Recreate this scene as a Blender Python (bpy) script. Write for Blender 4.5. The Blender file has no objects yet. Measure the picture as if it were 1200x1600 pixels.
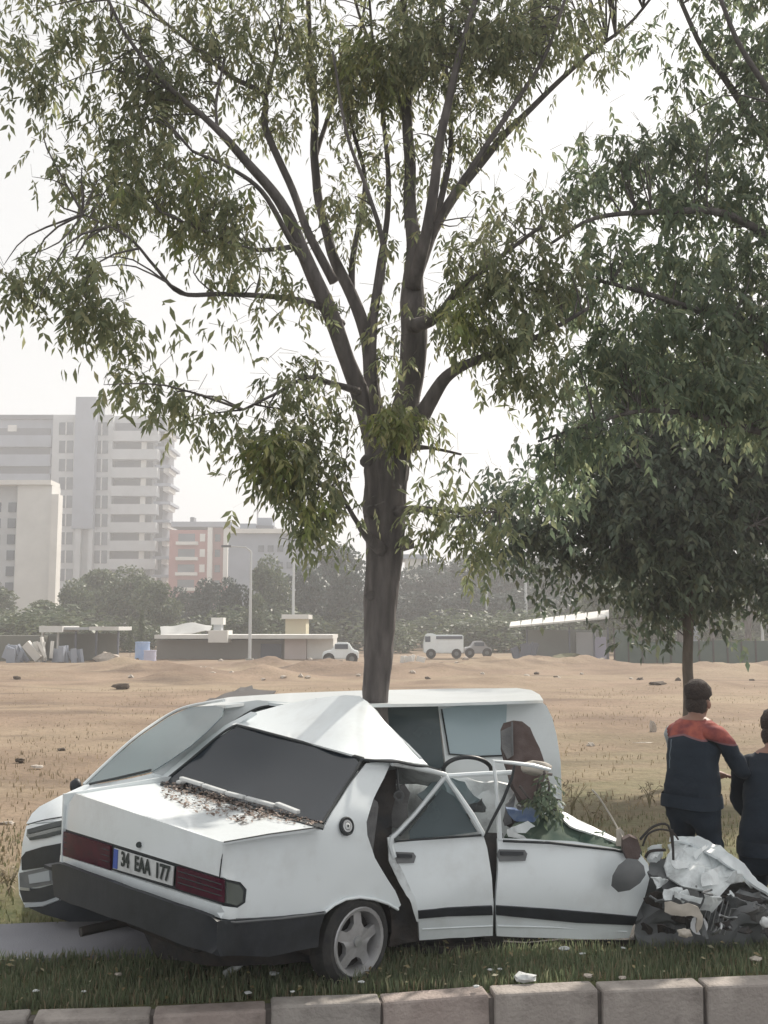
import bpy, bmesh, math, random
import numpy as np
from mathutils import Vector, Matrix, geometry, noise
random.seed(7); rng = np.random.default_rng(7)
R = math.radians
scene = bpy.context.scene
COL = scene.collection

# ------------------------------------------------------------------ camera, sky, sun, exposure
CAM_H = 1.88; FPX = 1600.0; PITCH = math.atan(180.0/1600.0)
cam_d = bpy.data.cameras.new('camera'); cam = bpy.data.objects.new('camera', cam_d); COL.objects.link(cam)
cam.location = (0, 0, CAM_H); cam.rotation_euler = (R(90)+PITCH, 0, 0)
cam_d.sensor_fit = 'VERTICAL'; cam_d.sensor_height = 36; cam_d.lens = 36.0
cam_d.clip_start = 0.05; cam_d.clip_end = 6000
scene.camera = cam
SUN_EL, SUN_AZ = 42.0, 38.0          # azimuth measured from +Y towards +X
world = bpy.data.worlds.new('World'); scene.world = world; world.use_nodes = True
wn = world.node_tree.nodes; wl = world.node_tree.links
for n in list(wn): wn.remove(n)
sky = wn.new('ShaderNodeTexSky'); sky.sky_type = 'NISHITA'; sky.sun_disc = False
sky.sun_elevation = R(SUN_EL); sky.sun_rotation = R(SUN_AZ); sky.air_density = 1.0; sky.dust_density = 7.0; sky.ozone_density = 1.0
hs = wn.new('ShaderNodeHueSaturation'); hs.inputs['Saturation'].default_value = 0.30
mixs = wn.new('ShaderNodeMix'); mixs.data_type = 'RGBA'; mixs.inputs[0].default_value = 0.90
bg = wn.new('ShaderNodeBackground'); bg.inputs['Strength'].default_value = 0.10
wo = wn.new('ShaderNodeOutputWorld')
wl.new(sky.outputs[0], hs.inputs['Color']); wl.new(hs.outputs[0], mixs.inputs[6])
mixs.inputs[7].default_value = (5.65, 5.68, 5.66, 1)      # the even white veil of a hazy sky
wl.new(mixs.outputs[2], bg.inputs[0]); wl.new(bg.outputs[0], wo.inputs[0])
sd = bpy.data.lights.new('sun', 'SUN'); sd.energy = 3.4; sd.angle = R(2.0); sd.color = (1.0, .92, .81)
so = bpy.data.objects.new('sun', sd); COL.objects.link(so)
sv = Vector((math.sin(R(SUN_AZ))*math.cos(R(SUN_EL)), math.cos(R(SUN_AZ))*math.cos(R(SUN_EL)), math.sin(R(SUN_EL))))
so.rotation_euler = sv.to_track_quat('Z', 'Y').to_euler()
so.location = (0, 0, 30)
vs = scene.view_settings; vs.view_transform = 'Standard'; vs.look = 'None'; vs.gamma = 1; vs.exposure = 0.68; vs.use_curve_mapping = False
scene.cycles.max_bounces = 8; scene.cycles.volume_bounces = 1; scene.cycles.transparent_max_bounces = 12
scene.cycles.use_denoising = True

# ------------------------------------------------------------------ pixel to place helpers (pixels of the 1200x1600 photo)
cp, sp_ = math.cos(PITCH), math.sin(PITCH)
def ray(px, py):
    a = (px-600)/FPX; b = (800-py)/FPX
    return Vector((a, cp-b*sp_, sp_+b*cp))
ORG = Vector((0, 0, CAM_H))
def P(px, py, Y): d = ray(px, py); return ORG + d*(Y/d.y)
def Z(px, py, z=0.0): d = ray(px, py); return ORG + d*((z-CAM_H)/d.z)
def PL(px, py, p0, n):
    d = ray(px, py); return ORG + d*((p0-ORG).dot(n)/d.dot(n))

# ------------------------------------------------------------------ object helpers
def tag(o, label=None, cat=None, group=None, kind=None):
    if label: o['label'] = label
    if cat: o['category'] = cat
    if group: o['group'] = group
    if kind: o['kind'] = kind
    return o
def empty(name, loc, label=None, cat=None, group=None, rz=0):
    o = bpy.data.objects.new(name, None); COL.objects.link(o); o.location = loc; o.rotation_euler = (0, 0, rz); o.empty_display_size = .1
    return tag(o, label, cat, group)
def link(name, me, mat=None, parent=None, world_co=True):
    """mesh in world coordinates; re-based on the parent's origin"""
    o = bpy.data.objects.new(name, me); COL.objects.link(o)
    if mat is not None and len(me.materials) == 0:
        me.materials.append(mat)
    if parent is not None:
        o.parent = parent
        if world_co:
            off = Vector((0, 0, 0)); q = parent
            while q is not None: off += Vector(q.location); q = q.parent
            me.transform(Matrix.Translation(-off))
    return o
def finish(bm, name, mat, parent=None, smooth=False, angle=35, world_co=True, base=False):
    bm.normal_update()
    me = bpy.data.meshes.new(name); bm.to_mesh(me); bm.free()
    if smooth:
        me.polygons.foreach_set('use_smooth', [True]*len(me.polygons)); me.set_sharp_from_angle(angle=R(angle))
    o = link(name, me, mat, parent, world_co)
    if parent is None and base and len(me.vertices):
        co = np.empty(len(me.vertices)*3); me.vertices.foreach_get('co', co); co = co.reshape(-1, 3)
        c = Vector((float(co[:, 0].mean()), float(co[:, 1].mean()), float(co[:, 2].min())))
        me.transform(Matrix.Translation(-c)); o.location = c
    return o
def np_mesh(name, V, F, mat, parent=None, smooth=False, world_co=True, mats=None, midx=None):
    """V (n,3), F (m,k) all faces of k corners"""
    me = bpy.data.meshes.new(name); V = np.asarray(V, dtype=np.float32); F = np.asarray(F, dtype=np.int32)
    me.vertices.add(len(V)); me.vertices.foreach_set('co', V.ravel())
    k = F.shape[1]; me.loops.add(F.size); me.loops.foreach_set('vertex_index', F.ravel())
    me.polygons.add(len(F)); me.polygons.foreach_set('loop_start', np.arange(0, F.size, k, dtype=np.int32))
    me.polygons.foreach_set('loop_total', np.full(len(F), k, dtype=np.int32))
    if mats:
        for m in mats: me.materials.append(m)
        me.polygons.foreach_set('material_index', np.asarray(midx, dtype=np.int32))
    if smooth: me.polygons.foreach_set('use_smooth', np.ones(len(F), dtype=bool))
    me.update(calc_edges=True); me.validate()
    return link(name, me, mat, parent, world_co)
def add_box(bm, c, size, rot=None, bevel=0.0):
    r = bmesh.ops.create_cube(bm, size=1.0); vs_ = r['verts']
    M = Matrix.Translation(c) @ (rot.to_4x4() if rot is not None else Matrix.Identity(4)) @ Matrix.Diagonal((size[0], size[1], size[2], 1))
    bmesh.ops.transform(bm, matrix=M, verts=vs_)
    if bevel > 0:
        es = list({e for v in vs_ for e in v.link_edges})
        bmesh.ops.bevel(bm, geom=es, offset=bevel, segments=2, profile=.5, affect='EDGES')
def frame_rot(x, z=Vector((0, 0, 1))):
    x = x.normalized(); y = z.cross(x).normalized(); zz = x.cross(y)
    return Matrix((x, y, zz)).transposed()
def box(name, c, size, mat, parent=None, rot=None, bevel=0.004, **k):
    bm = bmesh.new(); add_box(bm, Vector(c), size, rot, bevel); return finish(bm, name, mat, parent, **k)
def add_tube(bm, pts, radii, seg=8, cap=True):
    pts = [Vector(p) for p in pts]
    if not hasattr(radii, '__len__'): radii = [radii]*len(pts)
    rings = []; prev = None
    for i, p in enumerate(pts):
        t = (pts[min(i+1, len(pts)-1)]-pts[max(i-1, 0)]).normalized()
        if prev is None:
            a = Vector((0, 0, 1)) if abs(t.z) < .9 else Vector((1, 0, 0))
            u = t.cross(a).normalized()
        else:
            u = (prev - t*prev.dot(t))
            u = u.normalized() if u.length > 1e-6 else t.orthogonal().normalized()
        prev = u; v = t.cross(u)
        rings.append([bm.verts.new(p + (u*math.cos(2*math.pi*k/seg)+v*math.sin(2*math.pi*k/seg))*radii[i]) for k in range(seg)])
    for a, b in zip(rings, rings[1:]):
        for k in range(seg): bm.faces.new((a[k], a[(k+1) % seg], b[(k+1) % seg], b[k]))
    if cap:
        bm.faces.new(rings[0][::-1]); bm.faces.new(rings[-1])
def tube(name, pts, radii, mat, parent=None, seg=8, **k):
    bm = bmesh.new(); add_tube(bm, pts, radii, seg); return finish(bm, name, mat, parent, smooth=True, angle=50, **k)
def catmull(pts, n):
    pts = [Vector(p) for p in pts]; out = []
    for i in range(len(pts)-1):
        p0 = pts[max(i-1, 0)]; p1 = pts[i]; p2 = pts[i+1]; p3 = pts[min(i+2, len(pts)-1)]
        for j in range(n):
            t = j/n
            out.append(.5*((2*p1)+(p2-p0)*t+(2*p0-5*p1+4*p2-p3)*t*t+(3*p1-p0-3*p2+p3)*t**3))
    out.append(pts[-1]); return out
def resample(poly, step):
    out = []
    for i in range(len(poly)):
        a = Vector(poly[i]); b = Vector(poly[(i+1) % len(poly)]); n = max(1, int((b-a).length/step))
        for j in range(n): out.append(a.lerp(b, j/n))
    return out
def inside(p, poly):
    c = False; j = len(poly)-1
    for i in range(len(poly)):
        a, b = poly[i], poly[j]
        if (a[1] > p[1]) != (b[1] > p[1]) and p[0] < (b[0]-a[0])*(p[1]-a[1])/(b[1]-a[1])+a[0]: c = not c
        j = i
    return c
def sheet(name, poly, fn, mat, parent=None, step=14, thick=.012, world_co=True, dent=0.0, dsc=6.0, angle=40, **k):
    """a panel with real thickness: outline 'poly' in some 2D chart, fn maps the chart to a place; dent = crumple depth"""
    ring = resample([Vector((p[0], p[1])) for p in poly], step)
    pts = list(ring); n0 = len(ring)
    xs = [p.x for p in ring]; ys = [p.y for p in ring]
    x = min(xs)+step*.5
    while x < max(xs):
        y = min(ys)+step*.5
        while y < max(ys):
            q = Vector((x, y))
            if inside(q, ring) and min((q-r).length for r in ring) > step*.45: pts.append(q)
            y += step
        x += step
    res = geometry.delaunay_2d_cdt(pts, [(i, (i+1) % n0) for i in range(n0)], [], 1, 1e-6)
    bm = bmesh.new(); vv = []
    for q in res[0]:
        w = Vector(fn(q.x, q.y))
        if dent: w = w + noise.noise_vector(w*dsc)*dent + noise.noise_vector(w*dsc*2.7)*dent*.4
        vv.append(bm.verts.new(w))
    for f in res[2]:
        try: bm.faces.new([vv[i] for i in f])
        except ValueError: pass
    bmesh.ops.recalc_face_normals(bm, faces=bm.faces[:])
    if thick: 
        # face the camera side, thickness goes inward
        c = sum((f.normal.dot(ORG-f.calc_center_median()) for f in bm.faces))
        if c < 0: bmesh.ops.reverse_faces(bm, faces=bm.faces[:])
        bm.normal_update()
        fr = bm.faces[:]; mp = {}
        for v in bm.verts[:]: mp[v] = bm.verts.new(v.co - v.normal*thick)
        for f in fr: bm.faces.new([mp[v] for v in reversed(f.verts)])
        for e in [e for e in bm.edges if len(e.link_faces) == 1 and e.verts[0] in mp and e.verts[1] in mp]:
            a, b = e.verts
            f = e.link_faces[0]
            lv = list(f.verts); i = lv.index(a)
            if lv[(i+1) % len(lv)] is b: bm.faces.new((b, a, mp[a], mp[b]))
            else: bm.faces.new((a, b, mp[b], mp[a]))
    return finish(bm, name, mat, parent, smooth=True, angle=angle, world_co=world_co, **k)
def copy_tree(o, parent=None):
    c = o.copy(); COL.objects.link(c); c.parent = parent
    for ch in [q for q in o.children]: copy_tree(ch, c)
    return c
def ico(bm, c, r, sub=2, jit=0.0, sq=(1, 1, 1), sc=3.0):
    g = bmesh.ops.create_icosphere(bm, subdivisions=sub, radius=1.0)
    o = Vector((rng.random()*50, rng.random()*50, rng.random()*50))
    for v in g['verts']:
        d = v.co.copy(); m = 1+jit*noise.noise(d*sc*.5+o)
        v.co = Vector(c)+Vector((d.x*sq[0], d.y*sq[1], d.z*sq[2]))*r*m

# ------------------------------------------------------------------ materials
def mat(name, base, rough=.6, metal=0.0, var=None, vscale=8.0, bump=0.0, bscale=40.0, coat=0.0, spec=.5, trans=0.0, dirt=None, dscale=3.0, damt=.5, detail=6, stretch=None, alpha=None):
    m = bpy.data.materials.new(name); m.use_nodes = True; nt = m.node_tree; N = nt.nodes; L = nt.links
    b = N['Principled BSDF']; b.inputs['Roughness'].default_value = rough; b.inputs['Metallic'].default_value = metal
    b.inputs['Base Color'].default_value = (*base, 1); b.inputs['Coat Weight'].default_value = coat; b.inputs['Specular IOR Level'].default_value = spec
    b.inputs['Transmission Weight'].default_value = trans
    tc = N.new('ShaderNodeTexCoord'); src = tc.outputs['Object']
    if stretch:
        mp = N.new('ShaderNodeMapping'); mp.inputs['Scale'].default_value = stretch; L.new(src, mp.inputs[0]); src = mp.outputs[0]
    cur = None
    if var:
        nz = N.new('ShaderNodeTexNoise'); nz.inputs['Scale'].default_value = vscale; nz.inputs['Detail'].default_value = detail; L.new(src, nz.inputs['Vector'])
        cr = N.new('ShaderNodeValToRGB'); cr.color_ramp.elements[0].position = .32; cr.color_ramp.elements[1].position = .68
        cr.color_ramp.elements[0].color = (*base, 1); cr.color_ramp.elements[1].color = (*var, 1)
        L.new(nz.outputs[0], cr.inputs[0]); cur = cr.outputs[0]
    if dirt:
        n2 = N.new('ShaderNodeTexNoise'); n2.inputs['Scale'].default_value = dscale; n2.inputs['Detail'].default_value = 9; n2.inputs['Roughness'].default_value = .65; L.new(src, n2.inputs['Vector'])
        r2 = N.new('ShaderNodeMapRange'); r2.inputs[1].default_value = .48; r2.inputs[2].default_value = .75; r2.inputs[4].default_value = damt; L.new(n2.outputs[0], r2.inputs[0])
        mx = N.new('ShaderNodeMix'); mx.data_type = 'RGBA'; L.new(r2.outputs[0], mx.inputs[0])
        if cur: L.new(cur, mx.inputs[6])
        else: mx.inputs[6].default_value = (*base, 1)
        mx.inputs[7].default_value = (*dirt, 1); cur = mx.outputs[2]
        r3 = N.new('ShaderNodeMapRange'); r3.inputs[3].default_value = rough; r3.inputs[4].default_value = min(1, rough+.35); L.new(r2.outputs[0], r3.inputs[0]); L.new(r3.outputs[0], b.inputs['Roughness'])
    if cur: L.new(cur, b.inputs['Base Color'])
    if bump:
        n3 = N.new('ShaderNodeTexNoise'); n3.inputs['Scale'].default_value = bscale; n3.inputs['Detail'].default_value = 6; L.new(src, n3.inputs['Vector'])
        bp = N.new('ShaderNodeBump'); bp.inputs['Strength'].default_value = bump; bp.inputs['Distance'].default_value = .02; L.new(n3.outputs[0], bp.inputs['Height']); L.new(bp.outputs[0], b.inputs['Normal'])
    return m
def leaf_mat(name, c1, c2, c3, trans=.35):
    m = bpy.data.materials.new(name); m.use_nodes = True; nt = m.node_tree; N = nt.nodes; L = nt.links
    for n in list(N): N.remove(n)
    out = N.new('ShaderNodeOutputMaterial'); geo = N.new('ShaderNodeNewGeometry'); cr = N.new('ShaderNodeValToRGB')
    e = cr.color_ramp.elements; e[0].color = (*c1, 1); e[1].color = (*c3, 1); x = e.new(.55); x.color = (*c2, 1)
    L.new(geo.outputs['Random Per Island'], cr.inputs[0])
    tc = N.new('ShaderNodeTexCoord'); nz = N.new('ShaderNodeTexNoise'); nz.inputs['Scale'].default_value = .9; L.new(tc.outputs['Object'], nz.inputs['Vector'])
    hsn = N.new('ShaderNodeHueSaturation'); mr = N.new('ShaderNodeMapRange'); mr.inputs[1].default_value = .3; mr.inputs[2].default_value = .7; mr.inputs[3].default_value = .7; mr.inputs[4].default_value = 1.35
    L.new(nz.outputs[0], mr.inputs[0]); L.new(mr.outputs[0], hsn.inputs['Value']); L.new(cr.outputs[0], hsn.inputs['Color'])
    d = N.new('ShaderNodeBsdfPrincipled'); d.inputs['Roughness'].default_value = .5; L.new(hsn.outputs[0], d.inputs['Base Color'])
    t = N.new('ShaderNodeBsdfTranslucent'); L.new(hsn.outputs[0], t.inputs[0])
    mx = N.new('ShaderNodeMixShader'); mx.inputs[0].default_value = trans; L.new(d.outputs[0], mx.inputs[1]); L.new(t.outputs[0], mx.inputs[2]); L.new(mx.outputs[0], out.inputs[0])
    return m
def glass_mat(name, col, rough=.05, alpha=.55):
    """tinted glass: see-through, darkened by its tint"""
    m = bpy.data.materials.new(name); m.use_nodes = True; nt = m.node_tree; N = nt.nodes; L = nt.links
    for n in list(N): N.remove(n)
    out = N.new('ShaderNodeOutputMaterial'); tr = N.new('ShaderNodeBsdfTransparent'); tr.inputs[0].default_value = (*[c**.5 for c in col], 1)
    df = N.new('ShaderNodeBsdfPrincipled'); df.inputs['Base Color'].default_value = (*col, 1); df.inputs['Roughness'].default_value = rough
    tc = N.new('ShaderNodeTexCoord'); nz = N.new('ShaderNodeTexNoise'); nz.inputs['Scale'].default_value = 5; nz.inputs['Detail'].default_value = 8; L.new(tc.outputs['Object'], nz.inputs['Vector'])
    mr = N.new('ShaderNodeMapRange'); mr.inputs[1].default_value = .3; mr.inputs[2].default_value = .7; mr.inputs[3].default_value = rough; mr.inputs[4].default_value = rough+.18; L.new(nz.outputs[0], mr.inputs[0]); L.new(mr.outputs[0], df.inputs['Roughness'])
    mx = N.new('ShaderNodeMixShader'); mx.inputs[0].default_value = alpha; L.new(tr.outputs[0], mx.inputs[1]); L.new(df.outputs[0], mx.inputs[2]); L.new(mx.outputs[0], out.inputs[0])
    return m
M = {}
M['paint'] = mat('paint_white', (.74, .79, .81), .30, coat=.45, dirt=(.42, .41, .39), dscale=4.5, damt=.3, bump=.02, bscale=6)
M['paint2'] = mat('paint_white_estate', (.74, .79, .81), .3, coat=.4, dirt=(.42, .41, .39), dscale=2.0, damt=.25)
M['crumple'] = mat('paint_scuffed', (.70, .74, .75), .42, dirt=(.16, .16, .16), dscale=7, damt=.75, bump=.15, bscale=20)
M['black'] = mat('black_plastic', (.013, .016, .020), .5, var=(.022, .026, .032), vscale=12, bump=.05)
M['under'] = mat('dark_steel', (.018, .02, .023), .75, var=(.05, .04, .035), vscale=9, bump=.3, bscale=30)
M['rubber'] = mat('rubber', (.02, .021, .023), .85, var=(.05, .048, .045), vscale=14, bump=.2, bscale=60)
M['seal'] = mat('seal', (.02, .025, .028), .6)
M['alloy'] = mat('alloy', (.40, .40, .41), .42, metal=.5, dirt=(.18, .16, .14), dscale=12, damt=.5)
M['chrome'] = mat('dull_metal', (.45, .46, .47), .35, metal=.7, dirt=(.15, .15, .15), dscale=15)
M['greytrim'] = mat('grey_plastic', (.11, .12, .125), .55, var=(.15, .155, .16), vscale=10)
M['lens'] = mat('red_lens', (.075, .008, .022), .42, spec=.25, var=(.035, .008, .018), vscale=16)
M['lensc'] = mat('smoke_lens', (.10, .115, .105), .25, coat=.5)
M['glass_tint'] = glass_mat('tinted_glass', (.012, .019, .028), .06, .95)
M['glass_screen'] = glass_mat('windscreen_glass', (.26, .33, .35), .1, .62)
M['glass_pale'] = glass_mat('pale_glass', (.48, .60, .65), .12, .85)
M['glass_dark'] = glass_mat('side_glass', (.11, .15, .165), .1, .62)
M['seat'] = mat('brown_fabric', (.085, .06, .055), .9, var=(.13, .10, .095), vscale=14, bump=.2, bscale=120)
M['seatgrey'] = mat('grey_fabric', (.12, .12, .125), .9, var=(.2, .2, .2), vscale=10, bump=.2, bscale=90)
M['cloth_blue'] = mat('blue_cloth', (.08, .13, .26), .85, var=(.2, .25, .33), vscale=16)
M['cloth_green'] = mat('green_cloth', (.035, .07, .055), .9, var=(.09, .12, .09), vscale=12)
M['cream'] = mat('cream_plastic', (.5, .46, .4), .7, var=(.36, .33, .29), vscale=12)
M['plate'] = mat('plate_white', (.6, .62, .62), .4, dirt=(.25, .25, .25), dscale=20)
M['plate_blue'] = mat('plate_blue', (.05, .10, .4), .4)
M['ink'] = mat('ink', (.02, .03, .03), .5)
M['bark'] = mat('bark', (.07, .062, .06), .95, var=(.16, .142, .135), vscale=14, bump=1.0, bscale=26, stretch=(1, 1, .22))
M['bark2'] = mat('bark_pale', (.085, .07, .062), .95, var=(.15, .125, .105), vscale=14, bump=.8, bscale=26, stretch=(1, 1, .3))
M['leaf'] = leaf_mat('leaf_olive', (.165, .195, .115), (.235, .26, .14), (.32, .31, .175), .6)
M['leafyel'] = leaf_mat('leaf_yellowgreen', (.17, .21, .07), (.23, .26, .09), (.30, .28, .12), .5)
M['leafdark'] = leaf_mat('leaf_dark', (.085, .12, .085), (.12, .16, .11), (.18, .20, .13), .5)
M['leafmid'] = leaf_mat('leaf_mid', (.135, .18, .12), (.19, .24, .15), (.27, .29, .17), .6)
M['farleaf'] = leaf_mat('far_leaf', (.06, .09, .05), (.10, .13, .07), (.15, .17, .09), .3)
M['farleafdk'] = leaf_mat('far_leaf_dark', (.022, .04, .034), (.035, .06, .048), (.055, .08, .055), .2)
M['grass'] = leaf_mat('grass_blade', (.15, .19, .105), (.19, .23, .135), (.30, .29, .19), .5)
M['drygrass'] = leaf_mat('dry_grass_blade', (.22, .18, .115), (.28, .225, .145), (.34, .27, .18), .25)
M['backgrass'] = leaf_mat('back_grass_blade', (.10, .12, .055), (.18, .18, .09), (.27, .25, .14), .3)
M['white'] = mat('white_wall', (.6, .6, .58), .8, dirt=(.4, .38, .34), dscale=.5, damt=.6)
M['cloth_navy'] = mat('navy_cloth', (.006, .013, .024), .9, var=(.012, .022, .036), vscale=5, bump=.25, bscale=18)
M['cloth_red'] = mat('red_cloth', (.36, .08, .075), .85, var=(.42, .14, .13), vscale=8, bump=.2, bscale=18)
M['skin'] = mat('skin', (.26, .14, .10), .55)
M['hair'] = mat('dark_hair', (.028, .02, .018), .9, var=(.055, .04, .033), vscale=30, bump=.6, bscale=80)
M['pale_grey'] = mat('pale_grey_mat', (.35, .38, .4), .5)
exec_parts = True

# ================================================================== SETTING
_ka, _kb = Z(0, 1593), Z(1200, 1534); KU = (_kb-_ka).normalized(); KN = Vector((-KU.y, KU.x, 0)); K0 = _ka-KU*(_ka.x/KU.x)
PV0 = (Z(100, 1497)-K0).dot(KN); PV1 = (Z(100, 1441)-K0).dot(KN)      # the grey path behind the verge
def K(u, v, z=0.0): return K0 + KU*u + KN*v + Vector((0, 0, z))
def field_h(x, y):
    """height of the open ground, numpy friendly"""
    d = np.maximum(y-9.0, 0)
    a = np.clip(d/8, 0, 1)
    h = .012*np.sin(x*1.3+y*.7)+.01*np.sin(x*.6-y*1.1+2)
    h += .03*np.sin(x*.21+y*.33+1)*np.sin(y*.41-x*.12)
    h = h*a
    # spoil heaps at the far side of the field
    for mx, my, r, hh in HEAPS:
        h = h + hh*np.exp(-(((x-mx)/r)**2+((y-my)/(r*.8))**2))*(1+.25*np.sin(3.1*x+1.3*my)*np.sin(2.7*y))
    return h - .02
HEAPS = [(-13.5, 40, 1.6, .25), (-9, 42, 2.2, .5), (-7, 37, 1.6, .38), (-4.4, 39, 1.5, .42), (-2.5, 43, 2, .55), (-11.5, 46, 2.2, .5), (1.5, 42, 2.5, .4), (5, 46, 3, .5), (4, 36, 2.0, .22), (9, 47, 2.4, .5),
         (10, 33, 2.0, .2), (14, 44, 3, .4), (-20, 46, 3, .35), (-25, 38, 3, .2), (19, 48, 3, .35), (-5.5, 47, 1.5, .5), (7.3, 50, 1.4, .5), (-16, 30, 2, .14), (16, 27, 2.5, .16)]
def ground_mat():
    m = bpy.data.materials.new('dry_field'); m.use_nodes = True; nt = m.node_tree; N = nt.nodes; L = nt.links
    b = N['Principled BSDF']; b.inputs['Roughness'].default_value = .95; b.inputs['Specular IOR Level'].default_value = .1
    tc = N.new('ShaderNodeTexCoord')
    def nz(scale, det=8, st=(1, 1, 1), ro=.6):
        mp = N.new('ShaderNodeMapping'); mp.inputs['Scale'].default_value = st; L.new(tc.outputs['Object'], mp.inputs[0])
        n = N.new('ShaderNodeTexNoise'); n.inputs['Scale'].default_value = scale; n.inputs['Detail'].default_value = det; n.inputs['Roughness'].default_value = ro; L.new(mp.outputs[0], n.inputs['Vector']); return n.outputs[0]
    def ramp(src, p0, c0, p1, c1):
        r = N.new('ShaderNodeValToRGB'); e = r.color_ramp.elements; e[0].position = p0; e[0].color = (*c0, 1); e[1].position = p1; e[1].color = (*c1, 1); L.new(src, r.inputs[0]); return r.outputs[0]
    def mixc(f, a, c):
        x = N.new('ShaderNodeMix'); x.data_type = 'RGBA'; L.new(f, x.inputs[0]); L.new(a, x.inputs[6])
        if isinstance(c, tuple): x.inputs[7].default_value = (*c, 1)
        else: L.new(c, x.inputs[7])
        return x.outputs[2]
    soil = ramp(nz(.35, 10), .35, (.195, .142, .106), .66, (.32, .242, .18))
    dry = ramp(nz(.8, 8), .3, (.255, .20, .14), .7, (.345, .275, .20))
    f1 = ramp(nz(.13, 6, (.6, 1.6, 1)), .46, (0, 0, 0), .60, (1, 1, 1))
    c = mixc(f1, soil, dry)
    f2 = ramp(nz(.35, 7, (.5, 1.5, 1)), .55, (0, 0, 0), .68, (.8, .8, .8)); c = mixc(f2, c, (.135, .10, .08))
    # greener strip close to the verge, fading into the field
    sx = N.new('ShaderNodeSeparateXYZ'); L.new(tc.outputs['Object'], sx.inputs[0])
    mr = N.new('ShaderNodeMapRange'); mr.inputs[1].default_value = 9.5; mr.inputs[2].default_value = 21.0; mr.inputs[3].default_value = 1.0; mr.inputs[4].default_value = 0; L.new(sx.outputs['Y'], mr.inputs[0])
    g = ramp(nz(.5, 7, (.5, 1.3, 1)), .4, (.25, .25, .25), .62, (1, 1, 1)); mm = N.new('ShaderNodeMath'); mm.operation = 'MULTIPLY'; mx_ = N.new('ShaderNodeMapRange'); mx_.inputs[1].default_value = -1.5; mx_.inputs[2].default_value = 2.5; mx_.inputs[3].default_value = .18; mx_.inputs[4].default_value = 1; L.new(sx.outputs['X'], mx_.inputs[0]); m0 = N.new('ShaderNodeMath'); m0.operation = 'MULTIPLY'; L.new(mr.outputs[0], m0.inputs[0]); L.new(mx_.outputs[0], m0.inputs[1]); L.new(m0.outputs[0], mm.inputs[0]); L.new(g, mm.inputs[1])
    c = mixc(mm.outputs[0], c, ramp(nz(3, 8), .35, (.12, .14, .07), .65, (.20, .20, .115)))
    mr2 = N.new('ShaderNodeMapRange'); mr2.inputs[1].default_value = 7.2; mr2.inputs[2].default_value = 8.6; mr2.inputs[3].default_value = .85; mr2.inputs[4].default_value = 0; L.new(sx.outputs['Y'], mr2.inputs[0])
    c = mixc(mr2.outputs[0], c, ramp(nz(5, 8), .35, (.06, .085, .035), .65, (.12, .13, .06)))
    f3 = ramp(nz(14, 6), .45, (0, 0, 0), .7, (.5, .5, .5)); c = mixc(f3, c, (.12, .095, .07))
    L.new(c, b.inputs['Base Color'])
    bp = N.new('ShaderNodeBump'); bp.inputs['Strength'].default_value = .8; bp.inputs['Distance'].default_value = .06; L.new(nz(5, 10), bp.inputs['Height']); L.new(bp.outputs[0], b.inputs['Normal'])
    return m
M['field'] = ground_mat()
def lin(a, b, n): return list(np.linspace(a, b, n, endpoint=False))
vv = [.10] + lin(.2, 5, 20) + lin(5, 60, 150) + lin(60, 120, 20) + [120, 200, 400, 900, 2500]
uu = [-2500, -900, -300, -120] + lin(-70, -30, 20) + lin(-30, 30, 170) + lin(30, 70, 20) + [70, 120, 300, 900, 2500]
V = []
for v in vv:
    for u in uu:
        p = K(u, v); V.append((p.x, p.y, 0))
V = np.array(V); hgt = field_h(V[:, 0], V[:, 1])+np.array([(noise.fractal(Vector((x*.8, y*.8, 0)), 1, 2, 4)*.028+noise.fractal(Vector((x*.18, y*.25, 3)), 1, 2, 3)*.06) if 8 < y < 60 and abs(x) < 45 else 0 for x, y in V[:, :2]])*np.clip((V[:, 1]-8)/6, 0, 1); far = np.clip((V[:, 1]-60)/20, 0, 1); V[:, 2] = hgt*(1-far)-.02*far
nu_ = len(uu); F = [(i*nu_+j, i*nu_+j+1, (i+1)*nu_+j+1, (i+1)*nu_+j) for i in range(len(vv)-1) for j in range(nu_-1)]
ground = tag(np_mesh('ground', V, F, M['field'], smooth=True), kind='structure')

M['asphalt'] = mat('asphalt', (.085, .085, .09), .85, var=(.12, .12, .125), vscale=1.6, bump=.35, bscale=120, dirt=(.17, .155, .135), dscale=.9, damt=.5)
M['asphalt_path'] = mat('asphalt_path', (.20, .20, .225), .8, var=(.25, .25, .275), vscale=1.2, bump=.3, bscale=110, dirt=(.23, .215, .19), dscale=1.5, damt=.4)
bm = bmesh.new()
def strip(bm, u0, u1, v0, v1, z0, z1, n=1):
    """slab between z0 and z1"""
    c = [K(u0, v0, z1), K(u1, v0, z1), K(u1, v1, z1), K(u0, v1, z1)]; d = [K(u0, v0, z0), K(u1, v0, z0), K(u1, v1, z0), K(u0, v1, z0)]
    t = [bm.verts.new(p) for p in c]; q = [bm.verts.new(p) for p in d]
    bm.faces.new(t); bm.faces.new(q[::-1])
    for i in range(4): bm.faces.new((t[i], q[i], q[(i+1) % 4], t[(i+1) % 4]))
strip(bm, -400, 400, PV0, PV1, -.12, .004); tag(finish(bm, 'path', M['asphalt_path']), kind='structure')
bm = bmesh.new()
a, b_, c, d = K(-900, -40, -.27), K(900, -40, -.27), K(900, .07, -.27), K(-900, .07, -.27)
bm.faces.new([bm.verts.new(p) for p in (a, b_, c, d)]); tag(finish(bm, 'road', M['asphalt']), kind='structure')

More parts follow.
